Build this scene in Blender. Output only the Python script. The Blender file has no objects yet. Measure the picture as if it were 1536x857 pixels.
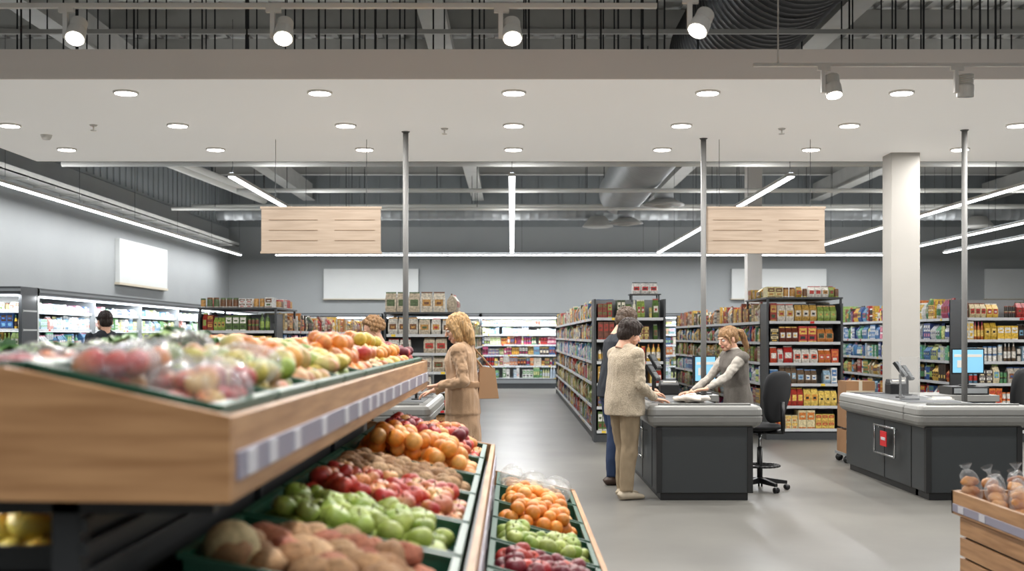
import bpy, math, random
import numpy as np
from mathutils import Vector, Matrix, Euler, noise
from mathutils.bvhtree import BVHTree
random.seed(7)
R=random.Random(11)
V=Vector
def s2l(c):
    out=[]
    for x in c[:3]:
        x=x/255.0
        out.append(x/12.92 if x<=0.04045 else ((x+0.055)/1.055)**2.4)
    return tuple(out)
MATS={}
def mat(name,col=(200,200,200),rough=.5,metal=0,bump=0,bscale=30,var=0,vscale=3,stretch=(1,1,1),emit=0,col2=None,attr=False,coat=0,spec=.5,sheen=0):
    m=bpy.data.materials.new(name); m.use_nodes=True
    nt=m.node_tree; N=nt.nodes; L=nt.links
    b=N['Principled BSDF']
    c=s2l(col)+(1,)
    b.inputs['Base Color'].default_value=c
    b.inputs['Roughness'].default_value=rough
    b.inputs['Metallic'].default_value=metal
    b.inputs['Specular IOR Level'].default_value=spec
    if coat: b.inputs['Coat Weight'].default_value=coat
    if sheen: b.inputs['Sheen Weight'].default_value=sheen
    tc=N.new('ShaderNodeTexCoord'); mp=N.new('ShaderNodeMapping')
    mp.inputs['Scale'].default_value=stretch
    L.new(tc.outputs['Object'],mp.inputs['Vector'])
    src=None
    if attr:
        a=N.new('ShaderNodeVertexColor'); a.layer_name='Col'; src=a.outputs['Color']
    if var or col2:
        n=N.new('ShaderNodeTexNoise'); n.inputs['Scale'].default_value=vscale; n.inputs['Detail'].default_value=6
        L.new(mp.outputs['Vector'],n.inputs['Vector'])
        mix=N.new('ShaderNodeMix'); mix.data_type='RGBA'
        if col2:
            rp=N.new('ShaderNodeValToRGB'); rp.color_ramp.elements[0].position=.35; rp.color_ramp.elements[1].position=.65
            rp.color_ramp.elements[0].color=c; rp.color_ramp.elements[1].color=s2l(col2)+(1,)
            L.new(n.outputs['Fac'],rp.inputs['Fac']); src=rp.outputs['Color']
        else:
            mix.blend_type='MULTIPLY'
            mr=N.new('ShaderNodeMapRange'); mr.inputs['From Min'].default_value=.3; mr.inputs['From Max'].default_value=.7
            mr.inputs['To Min'].default_value=1-var; mr.inputs['To Max'].default_value=1+var*.3
            L.new(n.outputs['Fac'],mr.inputs['Value'])
            mix.inputs['Factor'].default_value=1
            if src: L.new(src,mix.inputs['A'])
            else: mix.inputs['A'].default_value=c
            L.new(mr.outputs['Result'],mix.inputs['B']); src=mix.outputs['Result']
    if src: L.new(src,b.inputs['Base Color'])
    if bump:
        n2=N.new('ShaderNodeTexNoise'); n2.inputs['Scale'].default_value=bscale; n2.inputs['Detail'].default_value=4
        L.new(mp.outputs['Vector'],n2.inputs['Vector'])
        bp=N.new('ShaderNodeBump'); bp.inputs['Strength'].default_value=bump; bp.inputs['Distance'].default_value=.02
        L.new(n2.outputs['Fac'],bp.inputs['Height']); L.new(bp.outputs['Normal'],b.inputs['Normal'])
    if emit:
        b.inputs['Emission Color'].default_value=c; b.inputs['Emission Strength'].default_value=emit
    MATS[name]=m; return m
mat('floor_concrete',(118,116,111),rough=.38,var=.24,vscale=.8,bump=.03,bscale=8)
mat('wall_paint',(150,153,153),rough=.8,var=.05,vscale=1)
mat('wall_cladding',(122,127,129),rough=.6,var=.08,vscale=2)
mat('slab_white_glow',(232,229,224),rough=.75,var=.03,vscale=.6,emit=.3)  # not a lamp: emission added so the soffit underside looks brighter
mat('slab_fascia_glow',(200,192,184),rough=.75,var=.05,vscale=1,emit=.17)  # same added glow, weaker, to lift the fascia brightness
mat('roof_deck',(160,160,157),rough=.7,var=.1,vscale=2)
mat('steel_beam',(172,172,168),rough=.55,metal=.0,var=.1)
mat('dark_steel',(48,50,52),rough=.5,metal=.3)
mat('pipe_white',(215,215,210),rough=.5)
mat('duct_silver',(160,164,166),rough=.42,metal=.3,var=.1)
mat('duct_shaded',(34,35,37),rough=.4,metal=.2,var=.1)  # shade above the soffit put into the front duct colour
mat('lamp_glow',(255,250,242),emit=14)
mat('strip_glow',(248,250,255),emit=11)
mat('fridge_glow',(238,247,255),emit=4)
mat('fixture_white',(225,223,218),rough=.4)
mat('fixture_dark',(60,60,60),rough=.4)
mat('wood_y',(150,108,68),col2=(178,135,92),rough=.5,vscale=3,stretch=(14,1,14),bump=.05,bscale=6)
mat('wood_x',(150,108,68),col2=(178,135,92),rough=.5,vscale=3,stretch=(1,14,14),bump=.05,bscale=6)
mat('wood_board',(154,137,120),col2=(166,149,132),rough=.6,vscale=3,stretch=(1,14,14))
mat('board_line',(128,106,84),rough=.6)
mat('board_white',(200,202,200),rough=.6,var=.02)
mat('board_edge',(190,180,160),rough=.6)
mat('shelf_dark',(64,67,70),rough=.45,metal=.1)
mat('shelf_mid',(130,134,136),rough=.45)
mat('price_rail',(195,198,200),rough=.4)
mat('product_print',attr=True,rough=.4,spec=.5,var=.5,vscale=38)
mat('fruit_skin',attr=True,rough=.45,var=.3,vscale=35,bump=.09,bscale=110)
mat('rough_skin',attr=True,rough=.8,var=.35,vscale=50,bump=.35,bscale=90)
mat('leaf',attr=True,rough=.5,var=.2,vscale=20)
mat('crate_green',(22,74,54),rough=.4)
mat('crate_dark',(26,29,30),rough=.5)
mat('rail_lilac',(140,138,154),rough=.35)
mat('tag_white',(196,196,202),rough=.4)
mat('tag_yellow',(235,200,60),rough=.4)
mat('counter_dark',(54,58,60),rough=.45,bump=.02,bscale=200)
mat('counter_plinth',(28,29,30),rough=.5)
mat('counter_grey',(138,138,135),rough=.38,var=.04,vscale=10)
mat('counter_top',(146,147,146),rough=.3,metal=.1)
mat('belt',(88,90,92),rough=.5)
mat('chrome',(200,202,204),rough=.2,metal=1)
mat('pole_grey',(112,112,111),rough=.55,metal=0)
mat('column_white',(174,171,166),rough=.7,var=.03)
mat('black_plastic',(24,25,27),rough=.4)
mat('black_fabric',(26,27,30),rough=.9,bump=.2,bscale=300)
mat('sign_red',(200,30,35),rough=.4)
mat('screen_blue',(120,175,205),emit=.6,rough=.2)
mat('cardboard',(150,112,78),rough=.8,var=.1,vscale=6)
mat('paper_white',(215,212,205),rough=.7)
mat('bag_white',(212,204,194),rough=.5,bump=.3,bscale=40)
mat('bread_crust',(150,84,42),col2=(215,160,100),rough=.6,vscale=9,bump=.2,bscale=30)
def clearmat(name,base=.12,k=.6):
    m=bpy.data.materials.new(name); m.use_nodes=True; nt=m.node_tree; N=nt.nodes; L=nt.links
    N.clear(); o=N.new('ShaderNodeOutputMaterial'); t=N.new('ShaderNodeBsdfTransparent'); g=N.new('ShaderNodeBsdfPrincipled')
    g.inputs['Base Color'].default_value=(.6,.62,.63,1); g.inputs['Roughness'].default_value=.1
    mx=N.new('ShaderNodeMixShader'); fr=N.new('ShaderNodeLayerWeight'); fr.inputs['Blend'].default_value=.3
    ma=N.new('ShaderNodeMath'); ma.operation='MULTIPLY_ADD'; ma.inputs[1].default_value=k; ma.inputs[2].default_value=base
    L.new(fr.outputs['Facing'],ma.inputs[0]); L.new(ma.outputs[0],mx.inputs[0])
    L.new(t.outputs[0],mx.inputs[1]); L.new(g.outputs[0],mx.inputs[2]); L.new(mx.outputs[0],o.inputs[0])
    if name=='plastic_film':
        n=N.new('ShaderNodeTexNoise'); n.inputs['Scale'].default_value=30; bp=N.new('ShaderNodeBump'); bp.inputs['Strength'].default_value=.9; bp.inputs['Distance'].default_value=.02
        tc=N.new('ShaderNodeTexCoord'); L.new(tc.outputs['Object'],n.inputs['Vector'])
        L.new(n.outputs['Fac'],bp.inputs['Height']); L.new(bp.outputs[0],g.inputs['Normal']); L.new(bp.outputs[0],fr.inputs['Normal'])
    MATS[name]=m
clearmat('plastic_film',.07,.42); clearmat('acrylic',.08)

class MB:
    def __init__(s): s.v=[];s.f=[];s.m=[];s.c=[];s.s=[];s.n=0
    def add(s,vs,fs,m,col=(1,1,1),smooth=False,cols=None):
        n=s.n; s.v.extend([tuple(v) for v in vs])
        for i,f in enumerate(fs):
            s.f.append([n+k for k in f]); s.m.append(m); s.c.append(cols[i] if cols is not None else col); s.s.append(smooth)
        s.n+=len(vs)
    def box(s,x0,x1,y0,y1,z0,z1,m,col=(1,1,1)):
        if x0>x1:x0,x1=x1,x0
        if y0>y1:y0,y1=y1,y0
        s.add([(x0,y0,z0),(x1,y0,z0),(x1,y1,z0),(x0,y1,z0),(x0,y0,z1),(x1,y0,z1),(x1,y1,z1),(x0,y1,z1)],
          [(0,3,2,1),(4,5,6,7),(0,1,5,4),(1,2,6,5),(2,3,7,6),(3,0,4,7)],m,col)
    def hexa(s,b,t,m,col=(1,1,1)):
        s.add(list(b)+list(t),[(0,3,2,1),(4,5,6,7),(0,1,5,4),(1,2,6,5),(2,3,7,6),(3,0,4,7)],m,col)
    def obox(s,c,ax,ay,az,m,col=(1,1,1)):
        c=V(c);ax=V(ax);ay=V(ay);az=V(az)
        s.hexa([c-ax-ay-az,c+ax-ay-az,c+ax+ay-az,c-ax+ay-az],[c-ax-ay+az,c+ax-ay+az,c+ax+ay+az,c-ax+ay+az],m,col)
    def lathe(s,o,ax,prof,m,seg=16,col=(1,1,1),smooth=True,cap=True,cols=None):
        o=V(o);ax=V(ax).normalized(); u=ax.orthogonal().normalized(); w=ax.cross(u)
        vs=[];fs=[];cc=[]
        for t,r in prof:
            for k in range(seg):
                a=2*math.pi*k/seg; vs.append(o+ax*t+(u*math.cos(a)+w*math.sin(a))*r)
        for i in range(len(prof)-1):
            for k in range(seg):
                fs.append((i*seg+k,i*seg+(k+1)%seg,(i+1)*seg+(k+1)%seg,(i+1)*seg+k)); cc.append(cols[i] if cols else col)
        if cap:
            fs.append(tuple(range(seg-1,-1,-1))); cc.append(cc[0]); e=(len(prof)-1)*seg
            fs.append(tuple(e+k for k in range(seg))); cc.append(cc[-2])
        s.add(vs,fs,m,cols=cc,smooth=smooth)
    def cyl(s,p0,p1,r,m,seg=12,col=(1,1,1),r1=None):
        p0=V(p0);p1=V(p1); d=p1-p0
        s.lathe(p0,d,[(0,r),(d.length,r if r1 is None else r1)],m,seg,col,smooth=seg>6)
    def tube(s,pts,r,m,seg=8,col=(1,1,1)):
        for a,b in zip(pts[:-1],pts[1:]): s.cyl(a,b,r,m,seg,col)
        for p in pts[1:-1]: s.ball(p,(r,r,r),m,8,6,col)
    def ball(s,c,r,m,seg=14,rings=9,col=(1,1,1),rot=None,nz=0,nf=4):
        vs=[];fs=[]
        for i in range(rings+1):
            ph=math.pi*i/rings
            for k in range(seg):
                a=2*math.pi*k/seg
                p=V((r[0]*math.sin(ph)*math.cos(a),r[1]*math.sin(ph)*math.sin(a),r[2]*math.cos(ph)))
                if nz: p=p*(1+nz*noise.noise((p+V(c))*nf/max(r)*.3))
                if rot: p=rot@p
                vs.append(p+V(c))
        for i in range(rings):
            for k in range(seg):
                fs.append((i*seg+k,(i+1)*seg+k,(i+1)*seg+(k+1)%seg,i*seg+(k+1)%seg))
        s.add(vs,fs,m,col,True)
    def obj(s,name,bevel=0,parent=None,segs=2):
        me=bpy.data.meshes.new(name); me.from_pydata(s.v,[],s.f)
        names=[]; idx={}
        for m in s.m:
            if m not in idx: idx[m]=len(names); names.append(m)
        for n in names: me.materials.append(MATS[n])
        me.polygons.foreach_set('material_index',np.array([idx[m] for m in s.m],dtype=np.int32))
        me.polygons.foreach_set('use_smooth',np.array(s.s,dtype=bool))
        if 'product_print' in idx or 'fruit_skin' in idx or 'rough_skin' in idx or 'leaf' in idx:
            ca=me.color_attributes.new('Col','FLOAT_COLOR','CORNER')
            cnt=np.array([len(f) for f in s.f]); c=np.array(s.c,dtype=np.float32); c=np.hstack([c[:,:3],np.ones((len(c),1),np.float32)])
            ca.data.foreach_set('color',np.repeat(c,cnt,axis=0).ravel())
        me.update()
        o=bpy.data.objects.new(name,me); bpy.context.collection.objects.link(o)
        if bevel:
            b=o.modifiers.new('bevel','BEVEL'); b.width=bevel; b.segments=segs; b.limit_method='ANGLE'; b.angle_limit=math.radians(40)
        if parent: o.parent=parent
        return o
def empty(name,loc=(0,0,0)):
    e=bpy.data.objects.new(name,None); bpy.context.collection.objects.link(e); e.empty_display_size=.1; return e

# ---------------------------------------------------------------- room
XL,XR,YB,YF,ZR=-8.4,18.0,35.6,-7.0,6.4
b=MB(); b.box(XL-.2,XR+.2,YF-.2,YB+.2,-.2,0,'floor_concrete'); b.obj('floor')
b=MB(); b.box(XL-.2,XR+.2,YF-.2,YB+.2,ZR,ZR+.2,'roof_deck')
x=XL+.1
while x<XR: b.box(x,x+.09,YF,YB,ZR-.05,ZR,'roof_deck'); x+=.36
b.obj('ceiling')
b=MB(); b.box(XL-.2,XL,YF-.2,YB+.2,0,ZR,'wall_paint')
y=12
while y<YB: b.box(XL,XL+.05,y,y+.06,4.75,ZR-.05,'wall_cladding'); y+=.4
b.box(XL,XL+.02,YF,YB,4.7,ZR-.05,'wall_cladding'); b.obj('wall_left')
b=MB(); b.box(XL,XR,YB,YB+.2,0,ZR,'wall_paint'); b.box(XL,XR,YB-.03,YB,4.75,ZR-.05,'wall_cladding')
x=XL+.2
while x<XR: b.box(x,x+.07,YB-.07,YB-.03,4.75,ZR-.05,'wall_cladding'); x+=.6
b.obj('wall_back')
b=MB(); b.box(XR,XR+.2,YF-.2,YB+.2,0,ZR,'wall_paint'); b.obj('wall_right')
b=MB(); b.box(XL,XR,YF-.2,YF,0,ZR,'wall_paint'); b.obj('wall_front')
b=MB(); b.box(-5.7,XR-.3,9.8,14.4,3.602,3.835,'slab_white_glow'); b.box(-5.7,XR-.3,9.77,9.8,3.6,3.84,'slab_fascia_glow')
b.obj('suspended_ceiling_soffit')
b=MB()
y=-5
while y<35:
    b.box(XL+.06,XR,y,y+.12,ZR-.36,ZR-.06,'steel_beam'); b.box(XL+.06,XR,y-.05,y+.17,ZR-.38,ZR-.36,'steel_beam'); y+=1.75
for x in (-6,-1,4.2,9,14):
    b.box(x-.1,x+.1,YF,YB-.1,ZR-.85,ZR-.38,'steel_beam'); b.box(x-.17,x+.17,YF,YB-.1,ZR-.88,ZR-.85,'steel_beam')
b.obj('roof_beams')
b=MB()
for yy in (10.0,12.2,14.2):
    x=-5.5
    while x<10:
        for dx in (0,.13) if int(x*3)%2 else (0,):
            if not 1.85<x+dx<3.3: b.cyl((x+dx,yy,3.83),(x+dx,yy,ZR-.3),.009,'dark_steel',6)
        x+=.47
    b.box(-5.6,12,yy-.02,yy+.02,3.835,3.88,'dark_steel')
for yy in (11.1,13.2,): b.box(-5.6,12,yy-.02,yy+.02,4.3,4.34,'steel_beam')
b.obj('soffit_hanger_rods')
b=MB()
for (yy,zz,r,x0,x1) in ((20,4.38,.05,-7.5,16),(24,4.42,.045,-5.5,16),(27.5,4.43,.04,-7.8,10),(30,4.75,.06,-8,16)):
    b.cyl((x0,yy,zz),(x1,yy,zz),r,'pipe_white',10)
    x=x0+1
    while x<x1:
        if not 1.85<x<3.4: b.cyl((x,yy,zz),(x,yy,ZR-.3),.008,'dark_steel',5)
        x+=3
b.obj('sprinkler_pipes')
b=MB(); b.cyl((-7.2,24,5.1),(-6.2,30,4.9),.09,'pipe_white',12); b.cyl((-6.9,24,5.1),(-5.9,30,4.9),.07,'pipe_white',12)
for p in ((-7.2,24,5.1),(-6.2,30,4.9),(-6.9,24,5.1)): b.cyl(p,(p[0],p[1],ZR-.3),.02,'dark_steel')
b.obj('angled_service_pipes')
b=MB(); b.box(-8.3,-7.95,12,35,4.12,4.14,'steel_beam'); b.box(-8.3,-8.28,12,35,4.12,4.22,'steel_beam'); b.box(-7.97,-7.95,12,35,4.12,4.22,'steel_beam')
y=12.5
while y<35: b.box(-8.34,-7.95,y,y+.04,4.08,4.12,'steel_beam'); y+=1.2
for k in range(4): b.cyl((-8.22+.07*k,12,4.16),(-8.22+.07*k,35,4.16),.02,'dark_steel',6)
b.obj('cable_tray')
def spiral(b,p0,p1,r,m,pitch=.14,seg=28):
    p0=V(p0);p1=V(p1);L=(p1-p0).length; prof=[(0,r)];t=0
    while t<L-pitch:
        prof+=[(t+pitch*.8,r),(t+pitch*.9,r+.012),(t+pitch,r)]; t+=pitch
    b.lathe(p0,p1-p0,prof,m,seg)
b=MB(); spiral(b,(2.6,9.6,5.05),(2.6,15.2,5.05),.62,'duct_shaded',.16,40); spiral(b,(2.6,15.2,5.05),(2.7,29.7,5.05),.55,'duct_silver',.2,36)
for yy in (11,14.5,19,23,28): b.cyl((2.15,yy,5.1),(2.15,yy,ZR-.3),.01,'dark_steel',6); b.cyl((3.05,yy,5.1),(3.05,yy,ZR-.3),.01,'dark_steel',6)
for (xx,yy) in ((3.1,24.5),(2.7,28.5)):
    b.cyl((xx,yy,4.5),(xx,yy,4.3),.2,'duct_silver',20); b.lathe((xx,yy,4.16),(0,0,1),[(0,.3),(.02,.42),(.05,.4),(.14,.22)],'steel_beam',24)
    b.lathe((xx,yy,4.13),(0,0,1),[(0,.12),(.02,.2),(.03,.2)],'steel_beam',24)
b.obj('ventilation_duct')
b=MB(); spiral(b,(-8,32.6,4.85),(17,32.6,4.85),.19,'duct_silver',.25,18)
for xx in (2.3,6.0,12.5):
    b.lathe((xx,32.2,4.42),(0,0,1),[(0,.3),(.03,.42),(.06,.4),(.3,.2)],'steel_beam',20)
x=-7
while x<17: b.cyl((x,32.6,5),(x,32.6,ZR-.3),.008,'dark_steel',5); x+=3
b.obj('branch_duct')

# ---------------------------------------------------------------- lights
def area(name,loc,sx,sy,power,col=(1,1,1),rot=(0,0,0),shape='RECTANGLE',parent=None,spread=math.pi):
    l=bpy.data.lights.new(name,'AREA'); l.shape=shape; l.size=sx
    if shape=='RECTANGLE': l.size_y=sy
    l.energy=power; l.color=col; l.spread=spread
    o=bpy.data.objects.new(name,l); o.location=loc; o.rotation_euler=rot; bpy.context.collection.objects.link(o)
    if parent: o.parent=parent
    return o
def strip(x0,x1,y0,y1,z,power):
    e=empty('linear_strip_light')
    b=MB()
    b.box(x0,x1,y0,y1,z+.012,z+.06,'fixture_white')
    b.box(x0+.008,x1-.008,y0+.008,y1-.008,z-.004,z+.012,'strip_glow')
    b.box(x0+.02,x1-.02,y0+.02,y1-.02,z+.06,z+.066,'fridge_glow')  # glowing top face, goes with the added upward fill
    L=max(x1-x0,y1-y0); n=max(2,int(L/3))
    for i in range(n+1):
        if x1-x0<.2: p=((x0+x1)/2,y0+.1+(y1-y0-.2)*i/n)
        else: p=(x0+.1+(x1-x0-.2)*i/n,(y0+y1)/2)
        b.cyl((p[0],p[1],z+.06),(p[0],p[1],ZR-.3),.004,'dark_steel',5)
    b.obj('fixture_housing',parent=e)
    area('strip_lamp',((x0+x1)/2,(y0+y1)/2,z-.012),x1-x0,y1-y0,power,(.98,.99,1),parent=e)
    area('strip_roof_fill',((x0+x1)/2,(y0+y1)/2,z+.075),x1-x0,y1-y0,power*.28,(1,.99,.98),rot=(math.pi,0,0),parent=e)  # upward fill added to brighten the dark roof
SP=320
for x in (-4.05,0,4.03,7.85,10.4,11.9): strip(x-.05,x+.05,17.3 if x<7 else 16,33,3.8,SP)
strip(-7.75,-7.65,15,34,3.8,SP*1.0)
strip(-6.7,10.7,33.95,34.05,3.8,SP*.8)
for x in (-4.05,0,4.03,7.85): strip(x-.05,x+.05,-5.5,6.2,3.8,180)  # unseen strips added over the camera area as overhead fill
b=MB()
rows=[(10.3,range(-2,6)),(11.9,range(-3,6)),(13.42,range(-3,6))]
dl=empty('recessed_downlights')
for yy,ks in rows:
    for k in ks:
        x=1.665*k+.015
        b.lathe((x,yy,3.585),(0,0,1),[(0,.098),(.004,.108),(.02,.108)],'fixture_white',24)
        b.lathe((x,yy,3.581),(0,0,1),[(0,.092),(.006,.092)],'lamp_glow',24)
        area('downlight_lamp',(x,yy,3.575),.17,.17,34,(1,.975,.935),shape='DISK',parent=dl)
b.obj('downlight_trims',parent=dl)
b=MB()
for (x,yy) in ((-4.15,11.9),(-.68,12.1),(2.72,12.1)):
    b.cyl((x,yy,3.6),(x,yy,3.55),.008,'fixture_white',8); b.lathe((x,yy,3.54),(0,0,1),[(0,.03),(.008,.03)],'fixture_white',12); b.lathe((x,yy,3.585),(0,0,1),[(0,.03),(.015,.04)],'fixture_white',12)
b.lathe((-4.85,12.5,3.55),(0,0,1),[(0,.035),(.02,.05),(.05,.06)],'fixture_white',16)
b.obj('sprinkler_heads')
def spot(x,y,z,d,power,name='track_spotlight',lit=True):
    e=empty(name); d=V(d).normalized(); b=MB()
    b.box(x-.07,x-.04,y-.02,y+.02,z-.2,z-.0,'fixture_white'); b.box(x-.1,x-.0,y-.018,y+.018,z-.03,z+.0,'fixture_white')
    c=V((x+.02,y,z-.15)); b.cyl((x-.05,y,z-.15),(x+.02,y,z-.15),.012,'fixture_white',8)
    prof=[(-.09,.05),(-.085,.056)]
    for k in range(6): prof+=[(-.08+k*.012,.058),(-.075+k*.012,.048),(-.071+k*.012,.058)]
    prof+=[(.0,.062),(.08,.066),(.082,.058)]
    b.lathe(c,d,prof,'fixture_white',24,smooth=False)
    b.lathe(c,d,[(.0825,.0),(.0835,.058)],'lamp_glow' if lit else 'fixture_dark',24,cap=False)
    b.obj('spot_head',parent=e)
    if lit:
        l=bpy.data.lights.new('spot_lamp','SPOT'); l.energy=power; l.spot_size=math.radians(95); l.spot_blend=.7; l.shadow_soft_size=.05; l.color=(1,.965,.91)
        o=bpy.data.objects.new('spot_lamp',l); o.location=c+d*.11; o.rotation_euler=d.to_track_quat('-Z','Y').to_euler(); bpy.context.collection.objects.link(o); o.parent=e
b=MB(); b.box(-5.2,.965,7.98,8.02,3.69,3.72,'fixture_white')
for x in (-4.5,-1.5,.7): b.cyl((x,8,3.72),(x,8,ZR-.3),.005,'dark_steel',6)
b.obj('lighting_track')
for x in (-2.92,-1.54,-.02): spot(x,8.0,3.69,(.05,-.75,-1),230)
spot(1.18,7.6,3.64,(-.5,-.6,-1),230)
b=MB(); b.box(1.1,3.5,7.58,7.62,3.64,3.67,'fixture_white'); b.cyl((1.4,7.6,3.67),(1.4,7.6,ZR-.3),.005,'dark_steel',6); b.cyl((3.2,7.6,3.67),(3.2,7.6,ZR-.3),.005,'dark_steel',6); b.obj('lighting_track')
b=MB(); b.box(1.85,5.6,9.18,9.22,3.57,3.595,'fixture_white'); 
for x in (2.04,5.2): b.cyl((x,9.2,3.59),(x,9.2,ZR-.3),.006,'fixture_white',6)
b.obj('lighting_track')
spot(2.44,9.2,3.57,(.05,-.35,-1),220); spot(3.46,9.2,3.57,(0,.1,-1),0,lit=False)

for x,y,zb in ((-1.09,12.3,.868),(2.03,12.72,0),(4.6,12.2,0)):
    b=MB()
    b.cyl((x,y,zb),(x,y,3.602),.029,'pole_grey',14); b.lathe((x,y,3.59),(0,0,1),[(0,.035),(.01,.045)],'pole_grey',14); b.lathe((x,y,zb),(0,0,1),[(0,.06),(.01,.06),(.02,.035)],'pole_grey',14)
    b.obj('support_pole')
def column(x0,x1,y0,y1,z1):
    b=MB(); b.box(x0,x1,y0,y1,0,z1,'column_white'); b.box(x0-.02,x1+.02,y0-.02,y1+.02,0,.12,'shelf_mid'); b.obj('structural_column',bevel=.008)
column(4.33,4.66,13.7,14.03,3.61); column(5.1,5.42,26.0,26.32,ZR-.3)
for x0 in (-2.67,2.06):
    b=MB(); x1=x0+1.27
    b.box(x0,x1,12.78,12.81,2.4,2.87,'wood_board'); b.box(x0-.01,x1+.01,12.775,12.815,2.86,2.885,'wood_board'); b.box(x0-.01,x1+.01,12.775,12.815,2.385,2.41,'wood_board')
    for z in (2.52,2.63,2.74):
        b.box(x0+.08,x0+.6,12.776,12.78,z,z+.006,'board_line'); b.box(x0+.78,x1-.06,12.776,12.78,z,z+.006,'board_line')
    for xx in (x0+.15,x1-.15): b.cyl((xx,12.795,2.88),(xx,12.795,3.602),.003,'dark_steel',5)
    b.obj('hanging_wood_sign')
b=MB(); b.box(-8.4,-8.3,25.4,28.9,2.65,3.58,'board_white'); b.box(-8.4,-8.29,25.36,28.94,2.6,2.65,'board_edge'); b.obj('wall_sign_board')
for x0,x1 in ((-5.57,-2.77),(6.5,9.3),(14,16.8)):
    b=MB(); b.box(x0,x1,YB-.12,YB-.03,2.62,3.5,'board_white'); b.box(x0-.03,x1+.03,YB-.12,YB-.02,2.59,2.62,'board_edge'); b.obj('wall_sign_board')

# ---------------------------------------------------------------- products & shelves
C=lambda *a:s2l(a)
PAL={'mix':[C(235,233,225),C(190,52,46),C(232,190,72),C(85,142,95),C(62,100,160),C(218,125,60),C(138,90,62),C(238,224,184),C(158,190,105),C(115,165,195),C(60,45,40),C(220,210,195),C(180,62,105),C(240,205,112)],
'clean':[C(240,240,242),C(230,233,236),C(125,178,215),C(92,145,200),C(222,232,155),C(238,155,175),C(125,198,155),C(242,242,242),C(72,94,160)],
'coffee':[C(222,180,82),C(205,130,66),C(125,62,43),C(78,90,62),C(230,210,165),C(182,57,50),C(235,190,88),C(45,40,34),C(230,222,210)],
'gold':[C(235,188,72),C(240,206,105),C(212,125,52),C(228,155,62),C(235,220,175),C(190,62,46)],
'redw':[C(196,50,45),C(235,230,220),C(205,82,56),C(220,125,62),C(238,235,228)],
'bluew':[C(235,235,233),C(155,185,206),C(82,124,176),C(220,215,205),C(112,92,72)],
'dairy':[C(240,240,236),C(232,235,240),C(200,215,230),C(225,225,160),C(150,190,220),C(230,170,160),C(240,238,230),C(120,170,110)],
'green':[C(155,178,88),C(92,120,62),C(212,196,114),C(230,225,205),C(124,72,52),C(68,84,52),C(202,160,82),C(172,62,50),C(220,213,200)],
'sack':[C(232,226,214),C(224,214,196),C(236,230,220),C(215,200,176)],
'pet':[C(228,222,210),C(200,72,60),C(176,130,88),C(238,232,220),C(128,92,62)]}
def quad(mb,o,a,n,t0,t1,d,z0,z1,col):
    mb.add([o+a*t0+n*d+V((0,0,z0)),o+a*t1+n*d+V((0,0,z0)),o+a*t1+n*d+V((0,0,z1)),o+a*t0+n*d+V((0,0,z1))],[(0,1,2,3)],'product_print',col)
def unit(mb,kind,o,a,n,t,w,h,dep,c1,c2,c3):
    up=V((0,0,1))
    if kind==0:
        p=lambda tt,d,z:o+a*tt+n*d+up*z
        mb.add([p(t,0,0),p(t+w,0,0),p(t+w,-dep,0),p(t,-dep,0),p(t,0,h),p(t+w,0,h),p(t+w,-dep,h),p(t,-dep,h)],[(0,1,5,4),(1,2,6,5),(3,0,4,7),(4,5,6,7)],'product_print',c1)
        quad(mb,o,a,n,t+w*.08,t+w*.92,.002,h*.5,h*.88,c2); quad(mb,o,a,n,t+w*.2,t+w*.75,.003,h*.2,h*.38,c3)
        quad(mb,o,a,n,t+w*.25,t+w*.75,.004,h*.62,h*.72,c1); quad(mb,o,a,n,t+w*.05,t+w*.95,.002,h*.04,h*.1,c2)
    elif kind==1:
        r=w*.46; c=o+a*(t+w/2)-n*(r+.01)
        mb.lathe(c,up,[(0,r),(h*.2,r),(h*.55,r),(h*.72,r*.8),(h*.82,r*.35),(h*.9,r*.35),(h,r*.38)],'product_print',8,cols=[c1,c2,c1,c1,c3,c3])
    elif kind==2:
        r=w*.47; c=o+a*(t+w/2)-n*(r+.01)
        mb.lathe(c,up,[(0,r),(h*.12,r),(h*.8,r),(h*.84,r*.97),(h*.98,r*.97)],'product_print',8,cols=[c1,c2,c3,c3])
    else:
        p=lambda tt,d,z:o+a*tt+n*d+up*z; m=dep*.5
        vs=[]
        for z,dd,s in ((0,.35,.02),(h*.25,.5,0),(h*.65,.45,0),(h*.93,.08,.04),(h,.06,.02)):
            vs+=[p(t+w*s,-m+dep*dd,z),p(t+w*(1-s),-m+dep*dd,z),p(t+w*(1-s),-m-dep*dd,z),p(t+w*s,-m-dep*dd,z)]
        fs=[];cc=[]
        for i in range(4):
            for k in range(4): fs.append((i*4+k,i*4+(k+1)%4,(i+1)*4+(k+1)%4,(i+1)*4+k)); cc.append([c1,c1,c1,c3][i])
        mb.add(vs,fs,'product_print',cols=cc)
        quad(mb,o,a,n,t+w*.15,t+w*.85,.004,h*.3,h*.62,c2); quad(mb,o,a,n,t+w*.3,t+w*.7,.006,h*.38,h*.5,c3)
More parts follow.
